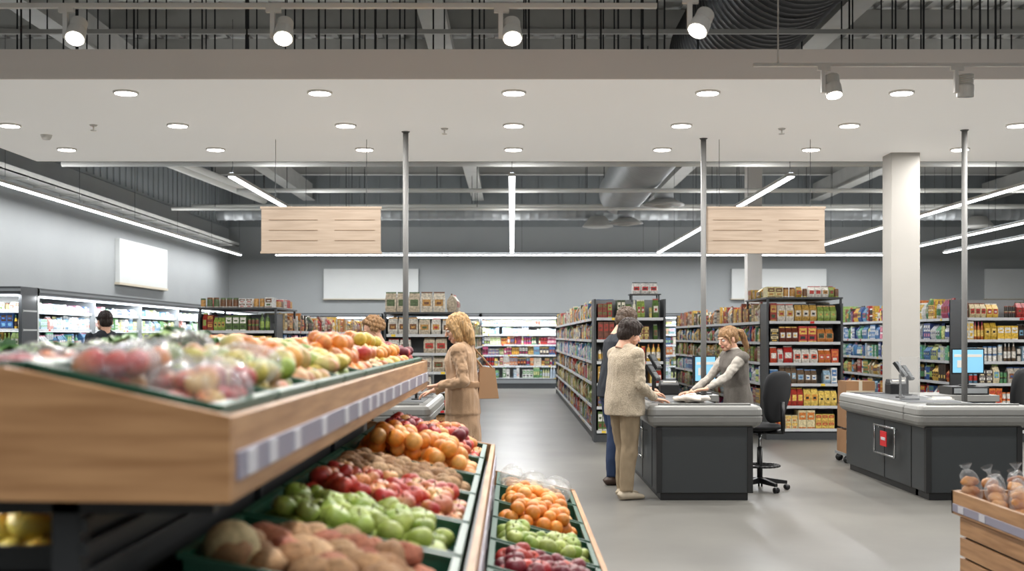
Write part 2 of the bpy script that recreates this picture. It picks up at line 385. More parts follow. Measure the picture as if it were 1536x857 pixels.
def fill(mb,o,a,n,L,dep,gap,pal,kinds=(0,0,1,2,3,3),wr=(.05,.105),full=.96,hr=(.7,.97),rep=(1,3),lab=None):
    o=V(o);a=V(a);n=V(n); o=o-n*.025; t=.02
    while t<L-.06:
        k=R.choice(kinds); w=R.uniform(*wr); w=w*.8 if k in(1,2) else w
        h=gap*R.uniform(*hr); stack=1
        if k==2: h=min(h,w*1.6); stack=2 if h*2<gap*.96 else 1
        elif k==0 and R.random()<.35: h*=.45; stack=2
        c1=R.choice(pal);c2=R.choice(lab or (pal+[C(235,232,225)]));c3=R.choice(lab or (pal+[C(40,40,40)]))
        j=R.uniform(.8,1.08); c1=tuple(q*j for q in c1)
        for i in range(R.randint(*rep)):
            if t+w>L-.01: break
            if R.random()<full:
                for q in range(stack): unit(mb,k,o+V((0,0,q*h*1.005)),a,n,t,w*.94,h,min(dep,.3 if k!=3 else max(.14,w*.8)),c1,c2,c3)
            t+=w
        t+=.005
def shelfrun(fx,pr,o,a,n,L,dep,levels,pal,ztop,rail='price_rail',sm='shelf_dark',**kw):
    o=V(o);a=V(a);n=V(n); up=V((0,0,1))
    for i,z in enumerate(levels):
        c=o+a*(L/2)-n*(dep/2)+up*(z-.012)
        fx.obox(c,a*L/2,n*dep/2,up*.012,sm)
        fx.obox(o+a*(L/2)+n*.006+up*(z-.012),a*L/2,n*.006,up*.02,rail)
        t=.1
        while t<L-.1:
            fx.obox(o+a*t+n*.014+up*(z-.012),a*.03,n*.002,up*.016,R.choice(['tag_white','tag_white','sign_red','tag_yellow']) if R.random()<.3 else 'tag_white'); t+=R.uniform(.14,.4)
        zt=(levels[i+1]-.03) if i+1<len(levels) else ztop
        pl=pal if isinstance(pal[0],tuple) else pal[i%len(pal)]
        fill(pr,o+up*z,a,n,L,dep,zt-z,pl,**kw)
SL=[C(190,60,50),C(120,80,50),C(90,110,70),C(200,150,80)]
def gondola(x0,x1,y0,y1,h,pals,end_pal,endkw={},top=None):
    e=empty('supermarket_shelf_gondola'); fx=MB(); pr=MB(); ed=.45
    xm=(x0+x1)/2; yb=y0+ed
    fx.box(x0+.02,x1-.02,yb,y1,0,.14,'shelf_dark'); fx.box(xm-.02,xm+.02,yb,y1,.1,h,'shelf_mid')
    fx.box(x0+.02,x1-.02,y0+.02,yb,0,.14,'shelf_dark'); fx.box(x0,x1,yb-.03,yb,.1,h,'shelf_mid')
    fx.box(x0,x1,y1,y1+.03,0,h,'shelf_dark')
    fx.box(x0,x0+.03,y0,yb,0,h,'shelf_dark');fx.box(x1-.03,x1,y0,yb,0,h,'shelf_dark')
    y=yb
    while y<=y1+.01:
        fx.box(xm-.035,xm+.035,y-.02,y+.02,0,h,'shelf_dark'); y+=1.25
    lv=[.16,.50,.83,1.14,1.45,1.76]; lv=[z*h/2.03 for z in lv]
    shelfrun(fx,pr,(x0,y1,0),(0,-1,0),(-1,0,0),y1-yb,(x1-x0)/2-.04,lv,pals,h+.06)
    shelfrun(fx,pr,(x1,yb,0),(0,1,0),(1,0,0),y1-yb,(x1-x0)/2-.04,lv,pals[::-1],h+.06)
    shelfrun(fx,pr,(x0+.04,y0,0),(1,0,0),(0,-1,0),x1-x0-.08,ed-.04,lv,end_pal,h+.02,**endkw)
    if top:
        fx.box(x0,x1,y0,y0+1.6,h+.065,h+.09,'shelf_dark')
        for xx in (x0+.01,x1-.04):
            for yy in (y0+.02,y0+1.5): fx.box(xx,xx+.03,yy,yy+.03,h-.05,h+.07,'shelf_dark')
        for (oo,aa,nn,LL) in (((x0,y0,h+.09),(1,0,0),(0,-1,0),x1-x0),((x1,y0+.3,h+.09),(0,1,0),(1,0,0),1.2),((x0,y0+1.5,h+.09),(0,-1,0),(-1,0,0),1.2)):
            fill(pr,oo,V(aa),V(nn),LL,.3,top[1],top[0],kinds=top[2],wr=top[3],hr=(.88,1),full=1,lab=SL)
    fx.obj('shelving',parent=e); pr.obj('packaged_groceries',parent=e)
g=PAL
gondola(1.16,2.18,17.0,31.6,2.03,[g['mix'],g['green'],g['mix'],g['clean'],g['mix'],g['mix']],[g['green'],g['mix'],g['green'],g['coffee'],g['green'],g['green']],endkw=dict(wr=(.055,.09)))
gondola(3.69,4.8,17.4,27.0,1.98,[g['mix'],g['mix'],g['clean'],g['green'],g['mix'],g['coffee']],[g['gold'],g['gold'],g['bluew'],g['redw'],g['coffee'],g['green']],endkw=dict(kinds=(3,3,0),wr=(.08,.14)),top=([C(235,220,155),C(240,235,225),C(195,155,62),C(155,170,92)],.17,(3,3,0,2),(.07,.12)))
gondola(6.36,7.46,17.0,27.0,2.03,[g['clean'],g['mix'],g['mix'],g['clean']],[g['mix'],g['redw'],g['mix'],g['bluew'],g['mix'],g['coffee']],endkw=dict(wr=(.06,.1)))
gondola(9.0,10.1,17.0,27.0,2.03,[g['clean'],g['mix']],g['mix'])
gondola(-1.84,-.78,17.2,31.6,1.76,[g['coffee'],g['mix'],g['green'],g['mix']],[g['pet'],g['coffee'],g['mix'],g['sack'],g['sack'],g['sack']],endkw=dict(kinds=(3,),wr=(.14,.19),hr=(.85,1),lab=SL),top=(g['sack'],.3,(3,),(.16,.2)))
gondola(-4.45,-3.33,17.0,28.8,1.82,[g['mix'],g['clean'],g['coffee'],g['clean']],[g['green'],g['mix'],g['green']],top=([C(235,235,232),C(225,220,212),C(215,205,195)],.16,(2,2,0),(.09,.12)))
b=MB()
b.box(1.7,2.15,17.3,17.6,2.1,2.115,'shelf_dark')
for xx in (1.72,2.11):
    for yy in (17.32,17.56): b.box(xx,xx+.02,yy,yy+.02,2.0,2.1,'shelf_dark')
fill(b,(1.72,17.3,2.115),V((1,0,0)),V((0,-1,0)),.42,.2,.2,[C(235,232,228),C(205,40,45)],kinds=(3,),wr=(.12,.14),full=1); b.obj('snack_packs')
def fridge(o,a,n,L,h,dep,pal,name,power):
    e=empty(name); fx=MB(); pr=MB(); o=V(o);a=V(a);n=V(n);up=V((0,0,1))
    fx.obox(o+a*L/2-n*dep/2+up*.14,a*L/2,n*dep/2,up*.14,'shelf_dark')
    fx.obox(o+a*L/2+n*.01+up*.2,a*L/2,n*.012,up*.05,'shelf_mid')
    fx.obox(o+a*L/2-n*(dep-.03)+up*h/2,a*L/2,n*.03,up*h/2,'board_white')
    fx.obox(o+a*L/2-n*dep/2+up*(h-.06),a*L/2,n*dep/2,up*.06,'shelf_dark')
    fx.obox(o+a*L/2+n*.006+up*(h-.05),a*L/2,n*.006,up*.02,'shelf_mid')
    fx.obox(o+a*L/2-n*.08+up*(h-.13),a*(L/2-.03),n*.02,up*.012,'fridge_glow')
    k=max(1,int(L/2.4)); 
    for i in range(k+1): fx.obox(o+a*min(max(.03,i*L/k),L-.03)-n*(dep/2+.02)+up*h/2,a*.025,n*(dep/2-.04),up*(h/2-.01),'shelf_dark' if i in(0,k) else 'shelf_mid')
    lv=[.30,.66,.98,1.28,1.58,1.86]; lv=[z*h/2.2 for z in lv]
    shelfrun(fx,pr,o-n*.12,a,n,L,dep-.2,lv,pal,h-.2,sm='board_white')
    for z in lv[1:]: fx.obox(o+a*L/2-n*.16+up*(z-.03),a*(L/2-.03),n*.012,up*.005,'fridge_glow')
    fx.obj('case',parent=e); pr.obj('chilled_products',parent=e)
    l=area('case_lamp',o+a*L/2+n*.05+up*(h-.14),L-.1,.05,power,(.95,.98,1),parent=e)
    d=(-n-up*1.2).normalized(); xax=a.normalized(); zax=-d; yax=zax.cross(xax)
    M=Matrix((xax,yax,zax)).transposed(); l.rotation_euler=M.to_euler()
fridge((-7.25,18.4,0),(0,1,0),(1,0,0),15.8,2.24,1.05,[g['dairy'],g['clean'],g['mix'],g['clean']],'refrigerated_display_case',170)
fridge((-8.3,17.7,0),(1,0,0),(0,-1,0),1.05,2.24,.7,[g['mix'],g['green']],'refrigerated_display_case',10)
xx=-6.6
for i in range(8):
    L=2.9 if i!=2 else 2.4
    if i==2: xx=-.95
    fridge((xx,34.55,0),(1,0,0),(0,-1,0),L-.06,2.17,1.0,[g['dairy'],g['mix'],g['mix'],g['mix']],'refrigerated_display_case',50 if i==2 else 28)
    xx+=L

# ---------------------------------------------------------------- checkout
def rr(x0,x1,y0,y1,r,off,seg=5):
    x0-=off;x1+=off;y0-=off;y1+=off; r=max(.01,r+off); P=[]
    for cx,cy,a0 in ((x1-r,y0+r,-90),(x1-r,y1-r,0),(x0+r,y1-r,90),(x0+r,y0+r,180)):
        for k in range(seg+1):
            a=math.radians(a0+90*k/seg); P.append((cx+r*math.cos(a),cy+r*math.sin(a)))
    return P
def bumper(b,x0,x1,y0,y1,prof,r,m,mtop):
    rings=[rr(x0,x1,y0,y1,r,o) for z,o in prof]; n=len(rings[0]); vs=[];fs=[]
    for (z,o),ring in zip(prof,rings): vs+=[(p[0],p[1],z) for p in ring]
    for i in range(len(prof)-1):
        for k in range(n): fs.append((i*n+k,i*n+(k+1)%n,(i+1)*n+(k+1)%n,(i+1)*n+k))
    fs.append(tuple(range(n-1,-1,-1))); b.add(vs,fs,m,smooth=False)
    e=[(p[0],p[1],prof[-1][0]) for p in rings[-1]]; b.add(e,[tuple(range(n))],mtop)
PR=[(.66,-.07),(.69,-.02),(.72,0),(.765,.004),(.77,-.006),(.778,-.006),(.783,.004),(.83,0),(.855,-.015),(.868,-.04)]
def checkout(x0,flip=False,y0=10.93,y2=13.3,side=.95):
    b=MB(); W=1.05; y1=11.38
    fx=(lambda x:x0+x) if not flip else (lambda x:x0+W-x)
    def bx(a,c,*r): 
        p,q=sorted((fx(a),fx(c))); b.box(p,q,*r)
    bx(.09,.95,y0+.03,y1,.07,.67,'counter_dark'); bx(.09,.66,y1,y2,.07,.67,'counter_dark')
    bx(.12,.92,y0+.06,y1-.02,0,.07,'counter_plinth'); bx(.12,.62,y1-.1,y2-.04,0,.07,'counter_plinth')
    bx(.08,.13,y0+.02,y0+.08,.07,.67,'counter_plinth'); bx(.91,.96,y0+.02,y0+.08,.07,.67,'counter_plinth')
    bx(.085,.09,y1,y1+.02,.07,.67,'counter_plinth'); bx(.085,.09,12.2,12.22,.07,.67,'counter_plinth')
    p,q=sorted((fx(0),fx(W))); bumper(b,p,q,y0,y1+.05,PR,.07,'counter_grey','counter_top')
    p,q=sorted((fx(0),fx(.72))); bumper(b,p,q,y1-.1,y2,PR,.05,'counter_grey','counter_top')
    bx(.66,side,12.9,y2-.03,.05,.8,'counter_dark'); bx(.64,side+.03,12.87,y2-.01,.8,.868,'counter_grey')
    bx(.1,.6,y1+.1,y2-.5,.868,.874,'belt'); bx(.1,.6,y2-.4,y2-.1,.868,.873,'black_plastic')
    bx(.1,.95,y0+.07,y0+.09,.868,.885,'counter_grey')
    fr=[(-.03,11.7,.32),(-.03,12.35,.32),(-.03,12.35,.6),(-.03,11.7,.6),(-.03,11.7,.32)]
    pts=[(fx(.06+x),y,z) for x,y,z in fr]; b.tube(pts,.013,'chrome',8)
    for y in (11.8,12.25): b.cyl((fx(.04),y,.58),(fx(.1),y,.58),.009,'chrome',6)
    bx(.022,.03,11.94,12.14,.4,.55,'sign_red' if x0>3 else 'counter_grey'); 
    if x0>3: bx(.017,.022,11.97,12.1,.46,.49,'tag_white')
    b.obj('checkout_counter',bevel=.004)
checkout(1.24); checkout(3.7,y2=13.6,side=1.5); checkout(-1.8,True)
def monitor(x,y,z0,yaw,name='checkout_monitor',w=.36,h=.27):
    b=MB(); c,s=math.cos(yaw),math.sin(yaw); a=V((c,s,0)); n=V((s,-c,0)); up=V((0,0,1)); o=V((x,y,z0))
    b.lathe(o,up,[(0,.09),(.012,.09),(.02,.03)],'black_plastic',16); b.cyl(o+up*.01,o+up*.16,.016,'black_plastic',8)
    ce=o+up*(.13+h/2); b.obox(ce,a*w/2,n*.015,up*h/2,'black_plastic'); b.obox(ce+n*.016,a*(w/2-.015),n*.002,up*(h/2-.015),'screen_blue')
    b.obox(ce+n*.019+up*.06,a*(w/2-.03),n*.001,up*.015,'paper_white'); b.obox(ce+n*.019-a*w*.2-up*.03,a*w*.13,n*.001,up*.04,'paper_white')
    b.obj(name,bevel=.004)
monitor(2.1,13.1,.872,.5,w=.3,h=.29); monitor(4.97,13.1,.96,.12,w=.38,h=.28)
b=MB(); b.box(4.75,5.15,12.95,13.35,.87,.955,'black_plastic'); b.box(4.77,5.13,12.945,12.95,.885,.94,'shelf_mid'); b.obj('cash_drawer',bevel=.005)
def terminal(x,y,z0,s=1,yaw=0):
    b=MB(); o=V((x,y,z0)); up=V((0,0,1)); c,sn=math.cos(yaw),math.sin(yaw); a=V((c,sn,0)); n=V((-sn,c,0))
    b.lathe(o,up,[(0,.05),(.01,.05),(.015,.016)],'black_plastic',14); b.cyl(o,o+up*.2*s,.014,'black_plastic',8)
    t=(up*.8+n*.6).normalized(); q=a.cross(t)
    ce=o+up*.24*s; sg=(1 if q.z<0 else -1); b.obox(ce,a*.045,t*.09,q*.016,'black_plastic'); b.obox(ce-q*.017*sg+t*.04,a*.035,t*.03,q*.002,'shelf_dark')
    for i in range(3):
        for j in range(4): b.obox(ce-q*.018*sg+a*(.022*(i-1))+t*(-.01-.018*j),a*.008,t*.006,q*.003,'shelf_mid')
    b.obj('card_payment_terminal',bevel=.002)
terminal(1.4,11.9,.874,1.1,.9); terminal(1.5,12.6,.874,1.5,.8); terminal(3.98,12.3,.874,1.2,.9); terminal(4.2,12.75,.874,1,.8); terminal(-.95,11.9,.874,1.3,-.4)
def printer(x,y,z,w=.2,d=.2,h=.15):
    b=MB(); b.box(x,x+w,y,y+d,z,z+h*.7,'black_plastic'); b.hexa([(x,y,z+h*.7),(x+w,y,z+h*.7),(x+w,y+d,z+h*.7),(x,y+d,z+h*.7)],[(x+.01,y+.06,z+h),(x+w-.01,y+.06,z+h),(x+w-.01,y+d-.01,z+h),(x+.01,y+d-.01,z+h)],'black_plastic')
    b.box(x+.03,x+w-.03,y+.03,y+.05,z+h*.7,z+h*.95,'paper_white'); b.obj('receipt_printer',bevel=.006)
printer(1.6,12.92,.874); printer(4.1,13.0,.874,.2,.2,.16); printer(-1.35,12.8,.874)
def guard(x0,x1,y,z0,z1):
    b=MB(); b.box(x0,x1,y,y+.008,z0+.015,z1,'acrylic'); b.box(x0,x1,y-.015,y+.023,z0,z0+.02,'chrome'); 
    b.box(x0-.008,x0+.004,y-.004,y+.012,z0,z1,'acrylic'); b.box(x1-.004,x1+.008,y-.004,y+.012,z0,z1,'acrylic')
    b.obj('acrylic_divider_screen')
guard(3.82,4.0,11.8,.874,1.3); guard(-.98,-.8,12.2,.874,1.3)
def chair(x,y,yaw,seat=.62,top=1.17,ring=True):
    b=MB(); F=V((math.cos(yaw),math.sin(yaw),0)); Lf=V((-F.y,F.x,0)); o=V((x,y,0)); up=V((0,0,1))
    for k in range(5):
        a=yaw+.3+k*2*math.pi/5; d=V((math.cos(a),math.sin(a),0)); s=V((-d.y,d.x,0))
        b.hexa([o+up*.07-s*.025,o+d*.27+up*.06-s*.015,o+d*.27+up*.06+s*.015,o+up*.07+s*.025],[o+up*.13-s*.025,o+d*.27+up*.09-s*.015,o+d*.27+up*.09+s*.015,o+up*.13+s*.025],'black_plastic')
        for q in (-.014,.014): b.lathe(o+d*.27+s*q+up*.028,s,[(-.009,.028),(.009,.028)],'black_plastic',12)
    b.cyl(o+up*.09,o+up*(seat-.2),.027,'black_plastic',12); b.cyl(o+up*(seat-.25),o+up*(seat-.04),.017,'chrome',10)
    if ring:
        P=[o+up*.24+V((math.cos(t*math.pi/12)*.19,math.sin(t*math.pi/12)*.19,0)) for t in range(25)]; b.tube(P,.011,'black_plastic',8)
        for k in range(3): a=k*2.1; b.cyl(o+up*.24,o+up*.24+V((math.cos(a)*.19,math.sin(a)*.19,0)),.009,'black_plastic',6)
    b.obox(o+up*(seat-.045),F*.1,Lf*.08,up*.015,'black_plastic')
    M=Matrix.Rotation(yaw,3,'Z'); 
    b.ball(o+up*seat,(.225,.22,.045),'black_fabric',24,12,rot=M)
    bh=(top-seat)*.5-.02; bc=o-F*.2+up*(top-bh); tilt=(up-F*.12).normalized(); nn=Lf.cross(tilt)
    vs=[];fs=[];sg=24
    for j,(d,sc) in enumerate(((-.035,.86),(-.02,.97),(.0,1),(.02,.95),(.03,.8))):
        for k in range(sg):
            a=2*math.pi*k/sg; ca,sa=math.cos(a),math.sin(a); px=abs(ca)**.6*math.copysign(1,ca)*.21*sc; pz=abs(sa)**.6*math.copysign(1,sa)*bh*sc
            vs.append(bc+Lf*px*(.85+.15*sa if sa<0 else 1)+tilt*pz+nn*(d+.25*px*px))
    for j in range(4):
        for k in range(sg): fs.append((j*sg+k,j*sg+(k+1)%sg,(j+1)*sg+(k+1)%sg,(j+1)*sg+k))
    fs.append(tuple(range(sg-1,-1,-1))); fs.append(tuple(4*sg+k for k in range(sg))); b.add(vs,fs,'black_fabric',smooth=True)
    b.tube([o-F*.08+up*(seat-.05),o-F*.27+up*(seat-.04),o-F*.265+up*(seat+.25)],.02,'black_plastic',8)
    b.obj('cashier_swivel_chair')
chair(2.42,11.72,math.radians(132)); chair(4.95,12.2,math.radians(140),seat=.62,top=1.18)
b=MB()
for z,w,d in ((.12,.34,.4),(.42,.32,.38),(.7,.34,.36)):
    x=3.94; b.box(x,x+w,14.15,14.15+d,z,z+.27,'cardboard'); b.box(x+w/2-.02,x+w/2+.02,14.147,14.15+d+.001,z+.001,z+.272,'board_edge'); b.box(x+.002,x+w-.002,14.149,14.15,z+.12,z+.16,'board_edge')
b.box(3.92,4.3,14.13,14.57,.09,.12,'shelf_mid')
for x in (3.96,4.26):
    for y in (14.18,14.52): b.lathe((x,y-.01,.045),(0,1,0),[(0,.045),(.025,.045)],'black_plastic',14); b.box(x-.015,x+.015,y-.015,y+.02,.05,.09,'shelf_mid')
b.obj('cardboard_boxes_on_dolly')
b=MB()
for (x,y,z,r) in ((1.7,11.45,.905,(.1,.07,.035)),(1.8,11.5,.905,(.09,.06,.035)),(1.62,11.52,.9,(.07,.06,.03))): b.ball((x,y,z),r,'bag_white',18,10,nz=.5,nf=6)
b.ball((1.72,11.46,.935),(.05,.035,.025),'bag_white',14,8,nz=.6,nf=6)
b.obj('grocery_bag')
b=MB(); b.obox((1.62,11.15,.871),(.07,.01,0),(-.01,.05,0),(0,0,.002),'paper_white'); b.obox((4.25,11.9,.878),(.1,.02,0),(-.02,.07,0),(0,0,.004),'paper_white'); b.obox((4.28,11.95,.89),(.08,.0,0),(0,.06,0),(0,0,.009),'paper_white'); b.obj('receipt_papers')

# ---------------------------------------------------------------- produce stand
def z1f(x): return 1.268+(-.58-x)*.23 if x>-1.0 else 1.364
def z2f(x): return .735+(-.15-x)*.2
def z3f(x): return .385+(.38-x)*.27
b=MB()
Y0,Y1=2.4,8.0
def prism(b,prof,y0,y1,m):
    n=len(prof); vs=[(x,y0,z) for x,z in prof]+[(x,y1,z) for x,z in prof]
    b.add(vs,[tuple(range(n)),tuple(range(2*n-1,n-1,-1))]+[(k,n+k,n+(k+1)%n,(k+1)%n) for k in range(n)],m)
fp=[(-1.95,1.18),(-.564,1.165),(-.564,1.34),(-1.02,1.44),(-1.95,1.44)]
prism(b,fp,Y0,Y0+.03,'wood_x'); prism(b,fp,Y1-.03,Y1,'wood_x')
b.box(-.594,-.564,Y0+.03,Y1-.03,1.165,1.338,'wood_y'); b.box(-1.95,-1.92,Y0+.03,Y1-.03,1.17,1.44,'wood_y')
b.hexa([(-1.92,Y0+.03,1.17),(-.594,Y0+.03,1.17),(-.594,Y1-.03,1.17),(-1.92,Y1-.03,1.17)],[(-1.92,Y0+.03,1.19),(-.594,Y0+.03,1.19),(-.594,Y1-.03,1.19),(-1.92,Y1-.03,1.19)],'wood_y')
b.box(-.564,-.556,Y0+.05,Y1-.02,1.205,1.265,'rail_lilac')
y=Y0+.12
while y<Y1-.2: b.box(-.556,-.553,y,y+.09,1.208,1.262,'tag_white'); y+=R.uniform(.22,.5)
for y in (2.5,4.3,6.1,7.8):
    b.box(-.96,-.9,y,y+.06,0,1.17,'dark_steel'); b.box(-1.6,-.62,y,y+.04,1.13,1.165,'dark_steel')
b.box(-.94,-.92,2.56,7.8,0,1.12,'crate_dark')
for z in (.98,1.04,1.09): b.box(-.905,-.885,2.5,7.9,z,z+.03,'dark_steel')
for z in (.2,.4,.6,.8): b.box(-.905,-.87,2.5,Y1-.6,z,z+.05,'dark_steel')
Ym0,Ym1=2.9,7.45
b.hexa([(-.86,Ym0,z2f(-.86)-.03),(-.12,Ym0,z2f(-.12)-.03),(-.12,Ym1,z2f(-.12)-.03),(-.86,Ym1,z2f(-.86)-.03)],[(-.86,Ym0,z2f(-.86)-.01),(-.12,Ym0,z2f(-.12)-.01),(-.12,Ym1,z2f(-.12)-.01),(-.86,Ym1,z2f(-.86)-.01)],'shelf_dark')
b.box(-.13,-.105,Ym0,Ym1,.66,.83,'wood_y'); b.box(-.105,-.098,Ym0+.02,Ym1,.70,.765,'rail_lilac')
y=Ym0+.2
while y<Ym1-.2: b.box(-.098,-.095,y,y+.08,.703,.762,'tag_white'); y+=R.uniform(.3,.6)
prism(b,[(-.9,.66),(-.13,.66),(-.13,.83),(-.9,.98)],Ym1-.0,Ym1+.03,'wood_x'); prism(b,[(-.9,.66),(-.13,.66),(-.13,.82),(-.9,.93)],Ym0-.03,Ym0,'dark_steel')
b.box(-.9,-.14,Ym0,Ym1,0,.62,'crate_dark')
Yl0,Yl1=2.5,8.0
b.hexa([(-.13,Yl0,z3f(-.13)-.03),(.4,Yl0,z3f(.4)-.03),(.4,Yl1,z3f(.4)-.03),(-.13,Yl1,z3f(-.13)-.03)],[(-.13,Yl0,z3f(-.13)-.01),(.4,Yl0,z3f(.4)-.01),(.4,Yl1,z3f(.4)-.01),(-.13,Yl1,z3f(-.13)-.01)],'shelf_dark')
b.box(.395,.42,Yl0,Yl1,.3,.475,'wood_y'); b.box(.42,.427,Yl0,Yl1,.35,.41,'rail_lilac'); prism(b,[(-.13,.3),(.42,.3),(.42,.475),(-.13,.61)],Yl1,Yl1+.025,'wood_x'); prism(b,[(-.13,.3),(.42,.3),(.42,.475),(-.13,.61)],Yl0-.025,Yl0,'wood_x')
b.box(-.1,.36,Yl0+.05,Yl1-.05,.0,.29,'crate_dark')
b.box(-1.85,-.97,2.6,7.9,.955,.975,'shelf_dark'); b.box(-1.88,-1.85,2.6,7.9,.0,1.05,'dark_steel'); b.box(-1.85,-.97,2.75,7.9,.0,.6,'crate_dark')
b.box(-1.3,-1.27,2.55,7.8,1.15,1.165,'fixture_white'); b.box(-1.297,-1.273,2.56,7.79,1.147,1.15,'fridge_glow')  # added light strip, only there to brighten the fruit below
st=b.obj('produce_display_stand',bevel=.003)
area('under_shelf_fill',(-1.285,5.2,1.143),.02,5.2,36,(1,.97,.92),parent=st)  # fill lamp added under the top tier for the dark lower crates
def crate(b,xa,xb,y0,y1,zf,h=.09,m='crate_green',t=.012):
    def w(p,q,r,s,zo,zh):
        b.hexa([(p,r,zf(p)+zo),(q,r,zf(q)+zo),(q,s,zf(q)+zo),(p,s,zf(p)+zo)],[(p,r,zf(p)+zh),(q,r,zf(q)+zh),(q,s,zf(q)+zh),(p,s,zf(p)+zh)],m)
    w(xa,xb,y0,y1,0,.008)
    w(xa,xa+t,y0,y1,0,h); w(xb-t,xb,y0,y1,0,h); w(xa,xb,y0,y0+t,0,h); w(xa,xb,y1-t,y1,0,h)
    e=.012; w(xa-e*.5,xa+t+e*.5,y0,y1,h,h+.012); w(xb-t-e*.5,xb+e*.5,y0,y1,h,h+.012); w(xa,xb,y0-e*.3,y0+t+e*.5,h,h+.012); w(xa,xb,y1-t-e*.5,y1+e*.3,h,h+.012)
def tmpl(kind,seg,rings):
    vs=[];fs=[]
    for i in range(rings+1):
        ph=math.pi*i/rings
        for k in range(seg):
            a=2*math.pi*k/seg; r=math.sin(ph); z=math.cos(ph)
            if kind=='apple': r*=1.03+.06*math.cos(ph); z=z*.9-.28*math.exp(-(ph/.4)**2)+.15*math.exp(-((math.pi-ph)/.35)**2)
            elif kind=='pear': 
                q=(z+1)/2; r*=1.05*(1-.5*q**1.5)+.0; z=z*1.3+.2
            p=[r*math.cos(a),r*math.sin(a),z]
            if kind=='potato': nn=1+.25*noise.noise(V(p)*1.3); p=[p[0]*1.35*nn,p[1]*.95*nn,p[2]*.85*nn]
            if kind=='kiwi': p=[p[0]*1.25,p[1],p[2]*.95]
            if kind=='mango': p=[p[0]*1.4,p[1]*.95,p[2]*.9+.12*p[0]]
            vs.append(p)
    for i in range(rings):
        for k in range(seg): fs.append((i*seg+k,(i+1)*seg+k,(i+1)*seg+(k+1)%seg,i*seg+(k+1)%seg))
    return np.array(vs),fs
TC={}
def fruit(b,kind,p,r,c1,c2,seg=14,rings=9,up=False):
    key=(kind,seg,rings)
    if key not in TC:
        v,f=tmpl(kind,seg,rings); TC[key]=(v,f,np.array([v[list(q)].mean(0) for q in f]))
    v,f,fc=TC[key]
    e=(R.uniform(-.6,.6),R.uniform(-.6,.6),R.uniform(0,6.28)) if kind in('apple','orange','melon') else (R.uniform(-.3,.3),R.uniform(-.3,.3) if kind!='pear' else R.uniform(.6,1.6),R.uniform(0,6.28))
    M=np.array(Euler(e).to_matrix()); s=r*R.uniform(.86,1.12)
    vv=(v*s)@M.T+np.array(p)
    d=np.array([R.uniform(-1,1),R.uniform(-1,1),R.uniform(-1,1)]); w=np.clip(.5+.6*(fc@d),0,1); j=R.uniform(.75,1.02)
    mt='rough_skin' if kind in('potato','kiwi','melon') else 'fruit_skin'
    if mt=='rough_skin': j*=1.12
    cols=[tuple((np.array(c1)*(1-t)+np.array(c2)*t)*j) for t in w]
    b.add(vv.tolist(),f,mt,cols=cols,smooth=True)
    if kind in('apple','pear') and seg>=14:
        ax=V(M@np.array([0,0,1.])); q=V(p)+ax*s*(.55 if kind=='apple' else 1.4); b.cyl(q,q+ax*s*.5,s*.05,'rough_skin',4,C(80,60,35))
RED=(C(165,28,32),C(205,70,50)); REDY=(C(190,45,40),C(225,150,80)); GRN=(C(140,165,65),C(182,192,100)); ORG=(C(225,130,40),C(238,152,58)); YEL=(C(220,182,70),C(205,190,90)); BRN=(C(150,108,72),C(172,132,92)); POT=(C(178,138,98),C(198,162,122)); PEACH=(C(220,122,68),C(235,170,95)); PALE=(C(205,195,115),C(222,152,112)); LORG=(C(235,158,75),C(235,175,95)); DK=(C(110,25,40),C(140,40,50)); GAP=(C(195,65,58),C(220,180,110)); MEL=(C(200,178,128),C(214,196,150)); SWP=(C(165,95,72),C(185,120,90))
def pile(b,xa,xb,y0,y1,zf,kind,pal,r,layers=2,zo=.03,near=False,jit=.25):
    seg,rg=(18,11) if near else (12,8)
    xa+=.02;xb-=.02;y0+=.02;y1-=.02
    for l in range(layers):
        ins=l*r*.9; st=r*1.98; y=y0+r+ins; row=0
        while y<=y1-r*.9-ins:
            x=xa+r+ins+(r if row%2 else 0)
            while x<=xb-r*.8-ins:
                px=x+R.uniform(-jit,jit)*r; py=y+R.uniform(-jit,jit)*r
                c=pal[R.randrange(len(pal))] if isinstance(pal[0][0],tuple) else pal
                if not(l and R.random()<.14): fruit(b,kind,(px,py,zf(px)+zo+r*.8+l*r*1.35+R.uniform(-.2,.25)*r),r,c[0],c[1],seg,rg)
                x+=st
            y+=st*.9; row+=1
def film(b,c,r,M=None): b.ball(c,r,'plastic_film',20,12,nz=.35,nf=5,rot=M)
def leaves(b,x0,x1,y0,y1,z,n,size,cols):
    for i in range(n):
        c=V((R.uniform(x0,x1),R.uniform(y0,y1),z+R.uniform(0,size*.4))); a=R.uniform(0,6.28); t=R.uniform(.1,.8)
        d=V((math.cos(a)*math.cos(t),math.sin(a)*math.cos(t),math.sin(t))); s=d.cross(V((0,0,1))).normalized(); n_=s.cross(d); col=R.choice(cols)
        vs=[];fs=[]; L=size*R.uniform(.7,1.2)
        for u in range(5):
            w=math.sin(math.pi*(.12+.85*u/5))*L*.35
            for k in range(4):
                q=(k-1.5)/1.5; vs.append(c+d*(L*u/4)+s*(q*w)+n_*(.25*abs(q)*w+.012*math.sin(u*3+k*2.5)-.3*L*(u/4)**2))
        for u in range(4):
            for k in range(3): fs.append((u*4+k,u*4+k+1,(u+1)*4+k+1,(u+1)*4+k))
        b.add(vs,fs,'leaf',col,True)
GL=[C(70,110,50),C(95,140,65),C(50,85,45),C(150,175,110)]
b=MB(); f=MB(); ff=MB()
